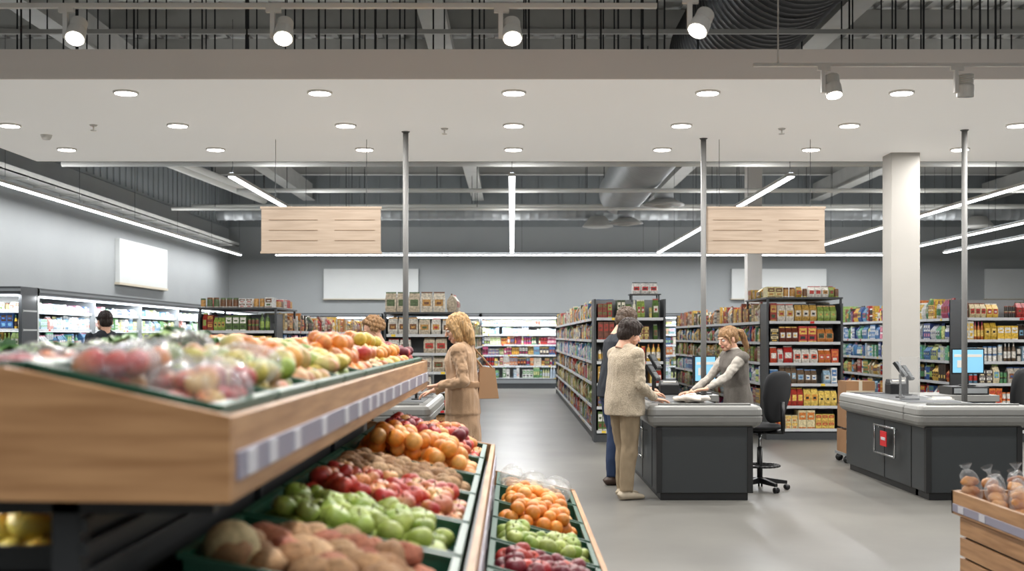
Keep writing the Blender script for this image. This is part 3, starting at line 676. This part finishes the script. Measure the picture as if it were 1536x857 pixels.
for i in range(9):
    y0=2.46+i*.61; y1=y0+.59
    for j,(xb,xa) in enumerate(((-.6,-.985),(-.995,-1.38),(-1.39,-1.78))):
        crate(b,xa,xb,y0,y1,z1f,.075)
        near=i<3
        if j==0:
            if i==0:
                for (cx,cy) in ((-.70,2.62),(-.70,2.86),(-.87,2.62),(-.87,2.86),):
                    for q in range(7):
                        c=R.choice([GAP,REDY,PALE,GAP,RED]); fruit(f,'apple',(cx+R.uniform(-.055,.055),cy+R.uniform(-.07,.07),z1f(cx)+.06+(q%2)*.045),.036,c[0],c[1],20,12)
                    film(ff,(cx,cy,z1f(cx)+.085),(.098,.125,.065))
            else:
                kd=[None,('apple',[PALE,GRN,YEL],.036,2),('orange',[LORG,PALE,ORG],.042,2),('mango',[YEL,PALE,GRN],.036,2),('orange',[ORG,PEACH],.038,3),('apple',[REDY,PALE],.038,2),('orange',[YEL,ORG],.038,3),('orange',[ORG],.038,2),('apple',[RED,DK],.036,2)][i]
                pile(f,xa,xb,y0,y1,z1f,kd[0],kd[1],kd[2],kd[3],near=near,zo=.03)
                if i==1:
                    for (cx,cy) in ((-.72,3.2),(-.88,3.25)): film(ff,(cx,cy,z1f(cx)+.12),(.09,.12,.06))
        elif j==1:
            if i==0:
                for (cx,cy) in ((-1.1,2.64),(-1.1,2.88),(-1.27,2.64),(-1.27,2.88)):
                    for q in range(6):
                        c=R.choice([GAP,REDY,RED]); fruit(f,'apple',(cx+R.uniform(-.055,.055),cy+R.uniform(-.07,.07),z1f(cx)+.04+(q%2)*.03),.032,c[0],c[1],16,10)
                    film(ff,(cx,cy,z1f(cx)+.055),(.09,.115,.05))
            else:
                kd=[None,('apple',[GAP,PALE],.034,1),('orange',[PEACH,YEL],.036,1),('apple',[RED,PALE],.034,2),('orange',[ORG],.038,2),('mango',[YEL],.036,2),('apple',[REDY],.036,2),('orange',[ORG],.036,2),('apple',[GRN],.036,2)][i]
                pile(f,xa,xb,y0,y1,z1f,kd[0],kd[1],kd[2],kd[3],zo=.01,near=near)
                if i==1:
                    for (cx,cy) in ((-1.1,3.2),(-1.27,3.3),(-1.12,3.48)): film(ff,(cx,cy,z1f(cx)+.07),(.09,.12,.05))
        else:
            if i in (2,3): leaves(f,xa+.05,xb-.05,y0+.05,y1-.05,z1f(-1.5)+.05,60,.09,GL)
            elif i==6: pile(f,xa,xb,y0,y1,z1f,'orange',[ORG],.036,2)
            else: pile(f,xa,xb,y0,y1,z1f,'apple',[[GRN],[RED,GRN],[YEL]][i%3],.036,1,zo=0.01)
leaves(f,-1.3,-1.08,4.0,4.5,1.47,40,.08,GL)
rowsm=[(6.6,7.4,'apple',[REDY,PEACH,RED,DK],.042,3),(5.8,6.56,'orange',[ORG,LORG],.045,3),(5.1,5.76,'kiwi',[BRN,POT],.036,2),(4.32,5.06,'apple',[RED,REDY,GAP],.042,2),(3.66,4.28,'apple',[GRN],.043,2),(2.95,3.62,'potato',[POT,BRN,SWP],.046,2)]
for (y0,y1,k,pal,r,l) in rowsm:
    crate(b,-.82,-.16,y0,y1,z2f,.085); pile(f,-.82,-.16,y0,y1,z2f,k,pal,r,l,near=True,zo=.015 if k!='potato' else .0)
fruit(f,'melon',(-.72,3.08,.955),.08,MEL[0],MEL[1],20,12)
rowsl=[(7.3,7.95,'kiwi',[BRN,MEL],.03,2),(6.6,7.25,'orange',[ORG,LORG],.038,3),(6.0,6.55,'orange',[ORG],.038,3),(5.35,5.95,'apple',[GRN],.04,2),(4.7,5.3,'apple',[DK,RED],.04,2),(4.0,4.65,'apple',[RED],.042,1),(3.3,3.95,'orange',[ORG],.042,1),(2.6,3.25,'apple',[GRN],.042,1)]
for (y0,y1,k,pal,r,l) in rowsl:
    crate(b,-.09,.385,y0,y1,z3f,.08); pile(f,-.09,.385,y0,y1,z3f,k,pal,r,l,near=y0>4,zo=.01)
for cx in (0,.14,.28):
    for cy in (7.47,7.75): film(ff,(cx,cy,z3f(cx)+.11),(.085,.15,.075))
zz=lambda x:.975
for i in range(5):
    y0=2.65+i*.65; crate(b,-1.4,-1.0,y0,y0+.6,zz,.05,'crate_dark'); crate(b,-1.82,-1.42,y0,y0+.6,zz,.05,'crate_dark')
    pile(f,-1.4,-1.0,y0,y0+.6,zz,'mango' if i%2==0 else 'apple',[YEL,YEL,PALE] if i%2==0 else [REDY],.036,2,zo=.01); pile(f,-1.82,-1.42,y0,y0+.6,zz,'apple',[PALE,YEL],.036,2,zo=.01)
b.obj('produce_crates'); f.obj('assorted_fruit_and_vegetables'); ff.obj('clear_produce_bags')

b=MB(); x0,x1,y0,y1=2.49,3.5,4.4,6.8
b.box(x0,x0+.025,y0,y1,.5,.63,'wood_y'); b.box(x1-.025,x1,y0,y1,.5,.63,'wood_y'); b.box(x0,x1,y1-.025,y1,.5,.63,'wood_x'); b.box(x0,x1,y0,y0+.025,.5,.63,'wood_x')
b.box(x0-.006,x0,y0+.05,y1-.03,.515,.56,'rail_lilac')
for y in (5.2,5.7,6.3,6.6): b.box(x0-.009,x0-.006,y,y+.08,.518,.557,'tag_white')
b.box(x0+.02,x1-.02,y0+.02,y1-.02,.5,.52,'wood_y')
for k in range(4):
    z=.04+k*.115; b.box(x0+.03,x0+.05,y0+.05,y1-.05,z,z+.1,'wood_y'); b.box(x1-.05,x1-.03,y0+.05,y1-.05,z,z+.1,'wood_y'); b.box(x0+.05,x1-.05,y1-.06,y1-.04,z,z+.1,'wood_x'); b.box(x0+.05,x1-.05,y0+.04,y0+.06,z,z+.1,'wood_x')
b.box(x0+.06,x1-.06,y0+.07,y1-.07,0,.49,'crate_dark')
b.obj('wooden_bread_stand',bevel=.003)
f=MB(); ff=MB()
for i in range(8):
    for j in range(8):
        cx=x0+.1+i*.115+R.uniform(-.02,.02); cy=y1-.12-j*.28+R.uniform(-.03,.03)
        M=Euler((R.uniform(.7,1.25),R.uniform(-.35,.35),R.uniform(-.7,.7))).to_matrix(); zc=.635+R.uniform(0,.03)
        for q in range(3):
            o2=V((cx,cy,zc))+M@V((R.uniform(-.018,.018),-.055+q*.05,R.uniform(-.01,.01)))
            f.ball(o2,(.046,.032,.03),'bread_crust',14,9,nz=.4,rot=M@Euler((0,0,R.uniform(-.5,.5))).to_matrix())
        ff.ball((cx,cy,zc+.005),(.058,.105,.042),'plastic_film',16,10,nz=.4,nf=5,rot=M)
        q=V((cx,cy,zc))+M@V((0,.1,.0)); ff.lathe(q,M@V((0,1,.1)),[(0,.014),(.012,.008),(.02,.012),(.05,.035)],'plastic_film',10,cap=False)
f.obj('bread_rolls'); ff.obj('bread_plastic_bags')

# ---------------------------------------------------------------- people
class Body:
    def __init__(s): s.v=[];s.f=[];s.l=[]
    def _add(s,vs,fs,lab):
        n=len(s.v); s.v+=[V(v) for v in vs]; s.f+=[[n+k for k in f] for f in fs]; s.l+=[lab]*len(fs)
    def loft(s,pts,rad,side,lab,seg=20):
        pts=[V(p) for p in pts]; side=V(side); vs=[];fs=[]; n=len(pts)
        for i,p in enumerate(pts):
            t=(pts[min(i+1,n-1)]-pts[max(i-1,0)]).normalized(); sd=(side-t*side.dot(t))
            if sd.length<1e-3: sd=t.orthogonal()
            sd.normalize(); nn=t.cross(sd); a,bb=rad[i] if isinstance(rad[i],tuple) else (rad[i],rad[i])
            for k in range(seg): th=2*math.pi*k/seg; vs.append(p+sd*(a*math.cos(th))+nn*(bb*math.sin(th)))
        for i in range(n-1):
            for k in range(seg): fs.append((i*seg+k,i*seg+(k+1)%seg,(i+1)*seg+(k+1)%seg,(i+1)*seg+k))
        c=len(vs); vs.append(pts[0]); vs.append(pts[-1])
        for k in range(seg): fs.append((c,(k+1)%seg,k)); fs.append((c+1,(n-1)*seg+k,(n-1)*seg+(k+1)%seg))
        s._add(vs,fs,lab)
    def ell(s,c,r,lab,M=None,seg=18,rings=12):
        vs=[];fs=[]; c=V(c)
        top=V((0,0,r[2])); 
        if M: top=M@top
        vs.append(c+top)
        for i in range(1,rings):
            ph=math.pi*i/rings
            for k in range(seg):
                a=2*math.pi*k/seg; p=V((r[0]*math.sin(ph)*math.cos(a),r[1]*math.sin(ph)*math.sin(a),r[2]*math.cos(ph)))
                if M: p=M@p
                vs.append(c+p)
        vs.append(c-top); e=len(vs)-1
        for k in range(seg): fs.append((0,1+k,1+(k+1)%seg)); fs.append((e,1+(rings-2)*seg+(k+1)%seg,1+(rings-2)*seg+k))
        for i in range(rings-2):
            for k in range(seg): fs.append((1+i*seg+k,1+(i+1)*seg+k,1+(i+1)*seg+(k+1)%seg,1+i*seg+(k+1)%seg))
        s._add(vs,fs,lab)
    def build(s,name,voxel,mm,parent,disp={},it=3):
        me=bpy.data.meshes.new('tmp'); me.from_pydata([tuple(v) for v in s.v],[],s.f); me.update()
        o=bpy.data.objects.new('tmp',me); bpy.context.collection.objects.link(o)
        m=o.modifiers.new('r','REMESH'); m.mode='VOXEL'; m.voxel_size=voxel
        m=o.modifiers.new('s','SMOOTH'); m.factor=.5; m.iterations=it
        dg=bpy.context.evaluated_depsgraph_get(); dg.update(); nm=bpy.data.meshes.new_from_object(o.evaluated_get(dg))
        bpy.data.objects.remove(o); 
        bv=BVHTree.FromPolygons(s.v,s.f); labs=sorted(set(s.l)); li={l:i for i,l in enumerate(labs)}
        nm.materials.clear()
        for l in labs: nm.materials.append(MATS[mm[l]])
        vl={}
        idx=[]
        for p in nm.polygons:
            r=bv.find_nearest(p.center); k=s.l[r[2]] if r[2] is not None else labs[0]; idx.append(li[k])
            for q in p.vertices: vl[q]=k
        nm.polygons.foreach_set('material_index',idx); nm.polygons.foreach_set('use_smooth',[True]*len(idx))
        if disp:
            nor=[v.normal.copy() for v in nm.vertices]
            for i,v in enumerate(nm.vertices):
                d=disp.get(vl.get(i))
                if d:
                    amp,sx,sz=d; c=v.co; q=V((c.x*sx,c.y*sx,c.z*sz)); v.co=c+nor[i]*(amp*(noise.noise(q)+.5*noise.noise(q*2.1)))
        nm.name=name; nm.update()
        ob=bpy.data.objects.new(name,nm); bpy.context.collection.objects.link(ob); ob.parent=parent; return ob
mat('skin_light',(212,164,138),rough=.5); mat('lips',(175,98,90),rough=.4); mat('eye_white',(220,217,212),rough=.2); mat('eye_dark',(40,30,25),rough=.2)
def hand(name,w,d,n,thumb,parent,curl=1.0,sc=1.0):
    B=Body(); w=V(w); d=V(d).normalized(); n=V(n); n=(n-d*n.dot(d)).normalized(); s=d.cross(n)*thumb
    B.loft([w-d*.03,w,w+d*.03*sc,w+d*.07*sc,w+d*.09*sc],[(.024,.019),(.026,.018),(.034,.016),(.04,.014),(.036,.011)],s,'skin')
    for i,(k,L) in enumerate(((.031,.068),(.0105,.078),(-.0105,.073),(-.031,.058))):
        p=w+d*.082*sc+s*k; dd=(d+s*k*5).normalized(); pts=[p-dd*.01,p]; a=0
        for seglen,da in ((.42,.25),(.32,.5),(.26,.45)):
            a+=da*curl; p=p+(dd*math.cos(a)+n*math.sin(a))*L*seglen*sc; pts.append(p)
        B.loft(pts,[.0095,.0092,.0088,.0082,.0068],s,'skin',10); B.ell(pts[-1],(.0068,)*3,'skin',seg=8,rings=6)
    p0=w+d*.025*sc+s*.022; p1=p0+(d*.6+s*.75+n*.2)*.035*sc; p2=p1+(d*.85+s*.35+n*.3)*.032*sc; p3=p2+(d*.95+n*.3)*.022*sc
    B.loft([p0,p1,p2,p3],[.015,.0125,.011,.008],n,'skin',10); B.ell(p3,(.008,)*3,'skin',seg=8,rings=6)
    return B.build(name,.0038,{'skin':'skin_light'},parent,it=2)
def head(name,c,M,style,hairmat,parent,sc=1.0,beard=False):
    B=Body(); c=V(c)
    T=lambda x,y,z:c+M@V((x,y,z))*sc
    def E(p,r,l,M2=None): B.ell(T(*p),tuple(q*sc for q in r),l,M if M2 is None else M@M2)
    Lp=lambda pts,rad,side,l:B.loft([T(*p) for p in pts],[tuple(q*sc for q in r) if isinstance(r,tuple) else r*sc for r in rad],M@V(side),l,16)
    E((-.01,0,.025),(.092,.073,.083),'skin'); E((.02,0,-.03),(.068,.06,.083),'skin'); E((.052,0,-.088),(.032,.034,.026),'skin')
    for s in (1,-1):
        E((.055,s*.032,-.035),(.028,.027,.03),'skin'); E((.078,s*.031,.0),(.012,.016,.009),'eye_white'); E((.087,s*.031,.0),(.005,.0065,.0065),'eye_dark')
        E((.086,s*.032,.021),(.006,.018,.004),'hair'); E((-.008,s*.074,-.012),(.017,.009,.03),'skin'); E((.104,s*.009,-.036),(.009,.008,.007),'skin')
        Lp([(.03,s*.06,-.05),(.055,s*.045,-.08)],[.02,.016],(0,1,0),'skin')
    E((.08,0,.02),(.012,.045,.01),'skin'); Lp([(.082,0,.012),(.098,0,-.015),(.108,0,-.034)],[.008,.009,.012],(0,1,0),'skin')
    E((.086,0,-.06),(.011,.024,.005),'lips'); E((.085,0,-.067),(.011,.021,.006),'lips')
    Lp([(-.02,0,-.04),(-.028,0,-.1),(-.038,0,-.17)],[.05,.052,.06],(0,1,0),'skin')
    if style=='short':
        E((-.02,0,.04),(.106,.09,.092),'hair'); E((-.055,0,-.015),(.066,.08,.082),'hair'); E((.045,0,.082),(.045,.06,.03),'hair')
        for s in (1,-1): E((-.01,s*.07,.01),(.035,.018,.05),'hair')
    elif style=='man':
        E((-.017,0,.042),(.098,.08,.082),'hair'); E((-.05,0,-.005),(.058,.071,.07),'hair')
        for s in (1,-1): E((.005,s*.067,.02),(.03,.014,.035),'hair')
        if beard: E((.055,0,-.085),(.037,.038,.024),'hair'); 
    elif style=='bob':
        E((-.02,0,.042),(.106,.09,.09),'hair')
        for s in (1,-1):
            Lp([(.03,s*.06,.07),(.022,s*.084,0),(.012,s*.085,-.07),(.004,s*.08,-.13)],[(.045,.028),(.04,.026),(.04,.026),(.022,.016)],(1,0,0),'hair')
            Lp([(-.04,s*.06,.05),(-.06,s*.07,-.05),(-.068,s*.062,-.11),(-.07,s*.05,-.165)],[(.05,.035),(.05,.035),(.046,.032),(.028,.02)],(1,0,0),'hair')
        Lp([(-.06,0,.06),(-.09,0,-.03),(-.092,0,-.11),(-.085,0,-.17)],[(.07,.048),(.07,.038),(.06,.032),(.04,.02)],(0,1,0),'hair')
    elif style=='ponytail':
        E((-.018,0,.04),(.1,.083,.085),'hair'); E((-.05,0,.0),(.06,.073,.07),'hair'); E((-.11,0,.045),(.025,.022,.022),'hair')
        Lp([(-.11,0,.045),(-.16,0,.03),(-.185,0,-.04),(-.19,0,-.12),(-.17,0,-.2)],[.018,.03,.034,.028,.01],(0,1,0),'hair')
        for s in (1,-1): Lp([(.06,s*.05,.05),(.035,s*.075,0),(.03,s*.074,-.06)],[.014,.01,.006],(1,0,0),'hair')
    elif style=='curly':
        for k in range(60):
            a=k*2.4; q=k/60; ph=math.acos(1-1.5*q); d=V((math.sin(ph)*math.cos(a),math.sin(ph)*math.sin(a),math.cos(ph)))
            if d.x>.5 and d.z<.55: continue
            E((-.02+.1*d.x,.09*d.y,.04+.095*d.z),(.026,.026,.026),'hair')
    return B.build(name,.004,{'skin':'skin_light','hair':hairmat,'lips':'lips','eye_white':'eye_white','eye_dark':'eye_dark'},parent,{'hair':(.009 if style!='bob' else .011,48,9)},it=2)
def person(name,base,yaw,H,top,bottom,shoe,hairmat,style,wr,lean=0,male=False,hyaw=0,hpitch=.3,feet=((.05,.1),(-.04,-.1)),hem=.8,coat=False,handdir=None,bulk=1.0,extra=None,voxel=.0075,vest=None,beard=False,foldamp=.012,footyaw=(0.15,-.15),hs=1.06,zoff=0):
    P=empty(name); s=H/1.7; F=V((math.cos(yaw),math.sin(yaw),0)); L=V((-F.y,F.x,0)); U=V((0,0,1)); o=V((base[0],base[1],0))
    def T0(f,l,z): return o+F*(f*s)+L*(l*s)+U*(z*s)
    def T(f,l,z):
        if z>.93:
            dz=z-.93; k=min(1,dz/.15)*lean; return T0(f*math.cos(k)+dz*math.sin(k),l,.93+dz*math.cos(k)-f*math.sin(k))
        return T0(f,l,z)
    B=Body(); sw=.2 if male else .172; w=bulk*s
    hw=[.178,.172,.16,.172,.18,.185,.13,.075] if not male else [.178,.172,.168,.188,.205,.212,.155,.08]
    hd=[.128,.125,.113,.122,.125,.108,.082,.062] if not male else [.128,.122,.118,.13,.135,.12,.09,.07]
    if bulk>1.1: hw[0]=.19;hw[1]=.185;hw[2]=.18;hd[0]=.14;hd[1]=.138;hd[2]=.13
    zs=[hem,.93,1.06,1.17,1.28,1.365,1.42,1.46]; fo=[0,0,.0,.0,-.003,-.015,-.02,-.02]
    B.loft([T(f,0,z) for f,z in zip(fo,zs)],[(a*w,b2*w) for a,b2 in zip(hw,hd)],L,'top',28)
    B.loft([T(-.02,0,1.42),T(-.015,0,1.5)],[.056*s,.052*s],L,'skin')
    B.loft([T(-.018,0,1.41),T(-.02,0,1.455),T(-.02,0,1.475)],[(.1*s,.085*s),(.074*s,.07*s),(.066*s,.063*s)],L,'collar')
    B.loft([T0(0,0,.80),T0(0,0,.92),T0(0,0,1.0)],[(.15*s,.105*s),(.165*s,.115*s),(.14*s,.1*s)],L,'bottom',24)
    lb=1+(bulk-1)*.6
    for i,sd in enumerate((1,-1)):
        ff_,ll=feet[i]; hip=T0(0,sd*.085,.88); ank=T0(ff_,ll,.085); kn=(hip+ank)*.5+F*.025*s+U*.02
        B.loft([hip+U*.03,hip*.6+kn*.4,kn,kn*.5+ank*.5-F*.008,ank],[(.088*s*lb,.098*s*lb),(.083*s*lb,.088*s*lb),(.066*s*lb,.07*s*lb),(.06*s*lb,.065*s*lb),(.052*s*lb,.056*s*lb)],L,'bottom',18)
        fy=yaw+footyaw[i]; fd=V((math.cos(fy),math.sin(fy),0)); fs=V((-fd.y,fd.x,0)); a0=V((ank.x,ank.y,0))
        pts=[(-.075,.03,.035),(-.06,.04,.045),(-.01,.046,.05),(.06,.036,.042),(.13,.028,.045),(.175,.022,.036),(.195,.014,.02)]
        B.loft([a0+fd*(x*s)+U*(h+.002) for x,h,_ in pts],[(ww*s,h) for x,h,ww in pts],fs,'shoe',16)
        B.loft([a0+U*.05,ank+U*.02],[.04*s,.042*s],fs,'shoe')
    ul,fl=.295*s,.255*s
    for i,sd in enumerate((1,-1)):
        S=T(-.015,sd*sw,1.372); B.ell(S,(.064*w,)*3,'top')
        W=wr[i]; W=V(W) if W is not None else T0(.06,sd*(sw+.07),.80)
        d=(W-S); D=min(d.length,(ul+fl)*.985); dn=d.normalized(); W=S+dn*D
        a=(ul*ul-fl*fl+D*D)/(2*D); h=math.sqrt(max(0,ul*ul-a*a)); pole=(-U-F*.35+L*sd*.35); pole=(pole-dn*pole.dot(dn)).normalized(); E_=S+dn*a+pole*h
        r=[.062,.055,.049,.045,.046,.038,.034] if male or coat else [.056,.05,.044,.041,.042,.036,.031]
        B.loft([S,S*.66+E_*.34,S*.3+E_*.7,E_,E_*.75+W*.25,E_*.4+W*.6,W-(W-E_).normalized()*.01],[q*w for q in r],L,'sleeve',16); B.ell(E_,(.043*w,)*3,'sleeve')
        B.loft([W-(W-E_).normalized()*.03,W+(W-E_).normalized()*.02],[.024*s,.024*s],L,'skin',12)
        hd_=handdir[i] if handdir and handdir[i] is not None else None
        dd=V(hd_) if hd_ else (W-E_).normalized(); nn=-U if abs(dd.normalized().z)<.7 else -L*sd
        hand('hand_left' if sd>0 else 'hand_right',W+(W-E_).normalized()*.012,dd,nn,-1 if sd>0 else 1,P,curl=.8,sc=s*1.0)
    if coat:
        B.loft([T0(0,0,z) for z in (1.0,.9,.75,.6,.45,.42)],[(.165*s,.13*s),(.185*s,.145*s),(.195*s,.158*s),(.205*s,.168*s),(.212*s,.176*s),(.205*s,.17*s)],L,'top',32)
        B.loft([T0(.003,0,1.045),T0(.003,0,1.09)],[(.205*s,.158*s),(.203*s,.156*s)],L,'belt',28)
        B.ell(T0(.15,.0,1.065),(.03,.04,.03),'belt')
        for q in (1,-1): B.loft([T(.09,q*.07,1.12),T(.115,q*.075,1.25),T(.07,q*.085,1.40),T(-.03,q*.07,1.47)],[(.035*s,.012),(.05*s,.014),(.045*s,.016),(.03*s,.016)],L,'collar',14)
    mm={'top':top,'sleeve':top,'bottom':bottom,'shoe':shoe,'skin':'skin_light','collar':top,'belt':'belt_'+top if 'belt_'+top in MATS else top}
    if vest: mm['sleeve']=vest; mm['collar']=vest
    B.build('clothed_body',voxel,mm,P,{'top':(foldamp,12,5),'sleeve':(foldamp,16,16),'bottom':(foldamp*.9,13,6)},it=3)
    hy=yaw+hyaw; hc=T(.02,0,1.583)
    M=Matrix.Rotation(hy,3,'Z')@Matrix.Rotation(hpitch,3,'Y')
    head('head',hc,M,style,hairmat,P,sc=s*hs,beard=beard)
    if extra: extra(P,T,T0,s,F,L,U)
    return P
mat('wool_beige',(196,181,158),rough=.95,var=.28,vscale=90,bump=.5,bscale=110,sheen=.2)
mat('trouser_beige',(156,138,112),rough=.9,bump=.15,bscale=150,var=.08,vscale=15)
mat('shoe_cream',(196,182,160),rough=.6)
mat('navy_jacket',(34,38,46),rough=.85,bump=.15,bscale=120); mat('denim',(36,52,82),rough=.9,bump=.15,bscale=200); mat('shoe_brown',(60,42,32),rough=.5)
mat('camel_coat',(184,150,118),rough=.95,bump=.25,bscale=120,sheen=.2,var=.1,vscale=12); mat('belt_camel_coat',(146,114,84),rough=.9); mat('black_trouser',(30,30,33),rough=.9)
mat('bag_tan',(168,130,94),rough=.5); mat('vest_grey',(108,103,97),rough=.9,bump=.2,bscale=120,var=.12,vscale=60); mat('shirt_light',(178,172,163),rough=.85,bump=.15,bscale=120,var=.08,vscale=20)
mat('hair_dark',(44,29,22),rough=.5,bump=.6,bscale=30,stretch=(8,8,1),var=.45,vscale=12); mat('hair_blonde',(214,172,118),rough=.45,bump=.6,bscale=30,stretch=(8,8,1),var=.55,vscale=12)
mat('hair_brown',(80,62,48),rough=.55,bump=.5,bscale=30,var=.4,vscale=20); mat('hair_darkblond',(160,122,82),rough=.45,bump=.6,bscale=30,stretch=(8,8,1),var=.5,vscale=12)
D=math.radians
person('woman_in_beige_jacket',(1.04,11.1),D(32),1.65,'wool_beige','trouser_beige','shoe_cream','hair_dark','short',[(1.36,11.45,.92),(1.32,11.06,.925)],lean=.08,hyaw=-.1,hpitch=.35,hem=.8,feet=((.05,.08),(-.05,-.09)),handdir=[(1,.1,-.1),(1,.2,-.12)],bulk=1.22,hs=1.1)
person('man_in_dark_jacket',(1.02,12.2),D(15),1.8,'navy_jacket','denim','shoe_brown','hair_brown','man',[(1.4,12.45,.93),(1.34,12.05,.98)],lean=.2,male=True,hyaw=.1,hpitch=.4,hem=.84,feet=((.06,.1),(-.04,-.1)),handdir=[(1,0,-.1),(1,.1,-.15)],beard=True,hs=1.1,bulk=1.08)
def tote(P,T,T0,s,F,L,U):
    b=MB(); c=V((-.225,11.05,1.08)); ax=V((.085,.02,0)); ay=V((-.01,.055,0)); az=V((0,0,.15))
    b.hexa([c-ax*1.1-ay*1.2-az,c+ax*1.1-ay*1.2-az,c+ax*1.1+ay*1.2-az,c-ax*1.1+ay*1.2-az],[c-ax*.85-ay*.4+az,c+ax*.75-ay*.4+az*.85,c+ax*.75+ay*.4+az*.85,c-ax*.85+ay*.4+az],'bag_tan')
    sh=T(-.02,-.12,1.455)
    for q in (-1,1): b.tube([c+az*.95-ax*.6+ay*.5*q,sh+V((-.02,0,.0))+ay*.2*q,sh+V((.05,0,-.01))+ay*.2*q,c+az*.85+ax*.5+ay*.4*q],.007,'bag_tan',6)
    b.obj('shoulder_bag',bevel=.03,parent=P,segs=4)
person('woman_in_camel_coat',(-.45,10.95),D(172),1.69,'camel_coat','black_trouser','shoe_brown','hair_blonde','bob',[(-.66,10.78,1.06),(-.72,11.12,1.0)],lean=.05,hyaw=.25,hpitch=.3,coat=True,extra=tote,bulk=1.14,foldamp=.016,handdir=[(-1,0,-.1),(-1,0,-.3)],hs=1.1)
person('cashier_with_ponytail',(2.33,12.36),D(202),1.6,'vest_grey','black_trouser','shoe_brown','hair_darkblond','ponytail',[(1.9,12.05,.93),(1.86,12.42,.93)],lean=.17,hyaw=.05,hpitch=.25,vest='shirt_light',handdir=[(-1,.1,-.1),(-1,-.1,-.1)],hs=1.12,bulk=1.1)
person('cashier_with_curly_hair',(-1.56,13.6),D(200),1.68,'wool_beige','black_trouser','shoe_brown','hair_darkblond','curly',[None,None],voxel=.012,hs=1.15)
person('shopper_in_dark_jacket',(-5.76,17.0),D(120),1.84,'navy_jacket','denim','shoe_brown','hair_dark','man',[None,None],male=True,voxel=.012,hpitch=.1,hs=1.2)

# ---------------------------------------------------------------- camera, world
cd=bpy.data.cameras.new('camera'); cam=bpy.data.objects.new('camera',cd); bpy.context.collection.objects.link(cam)
cam.location=(0,0,1.5); cam.rotation_euler=(math.pi/2,0,0); cd.sensor_width=36; cd.lens=1800/1536*36; cd.shift_y=76.5/1536; cd.clip_end=200
cd.dof.use_dof=True; cd.dof.focus_distance=11.8; cd.dof.aperture_fstop=2.2
bpy.context.scene.camera=cam
w=bpy.data.worlds.new('world'); bpy.context.scene.world=w; w.use_nodes=True; w.node_tree.nodes['Background'].inputs[0].default_value=(.6,.65,.7,1); w.node_tree.nodes['Background'].inputs[1].default_value=.3
sc=bpy.context.scene; sc.view_settings.view_transform='Standard'; sc.view_settings.look='None'; sc.view_settings.exposure=0
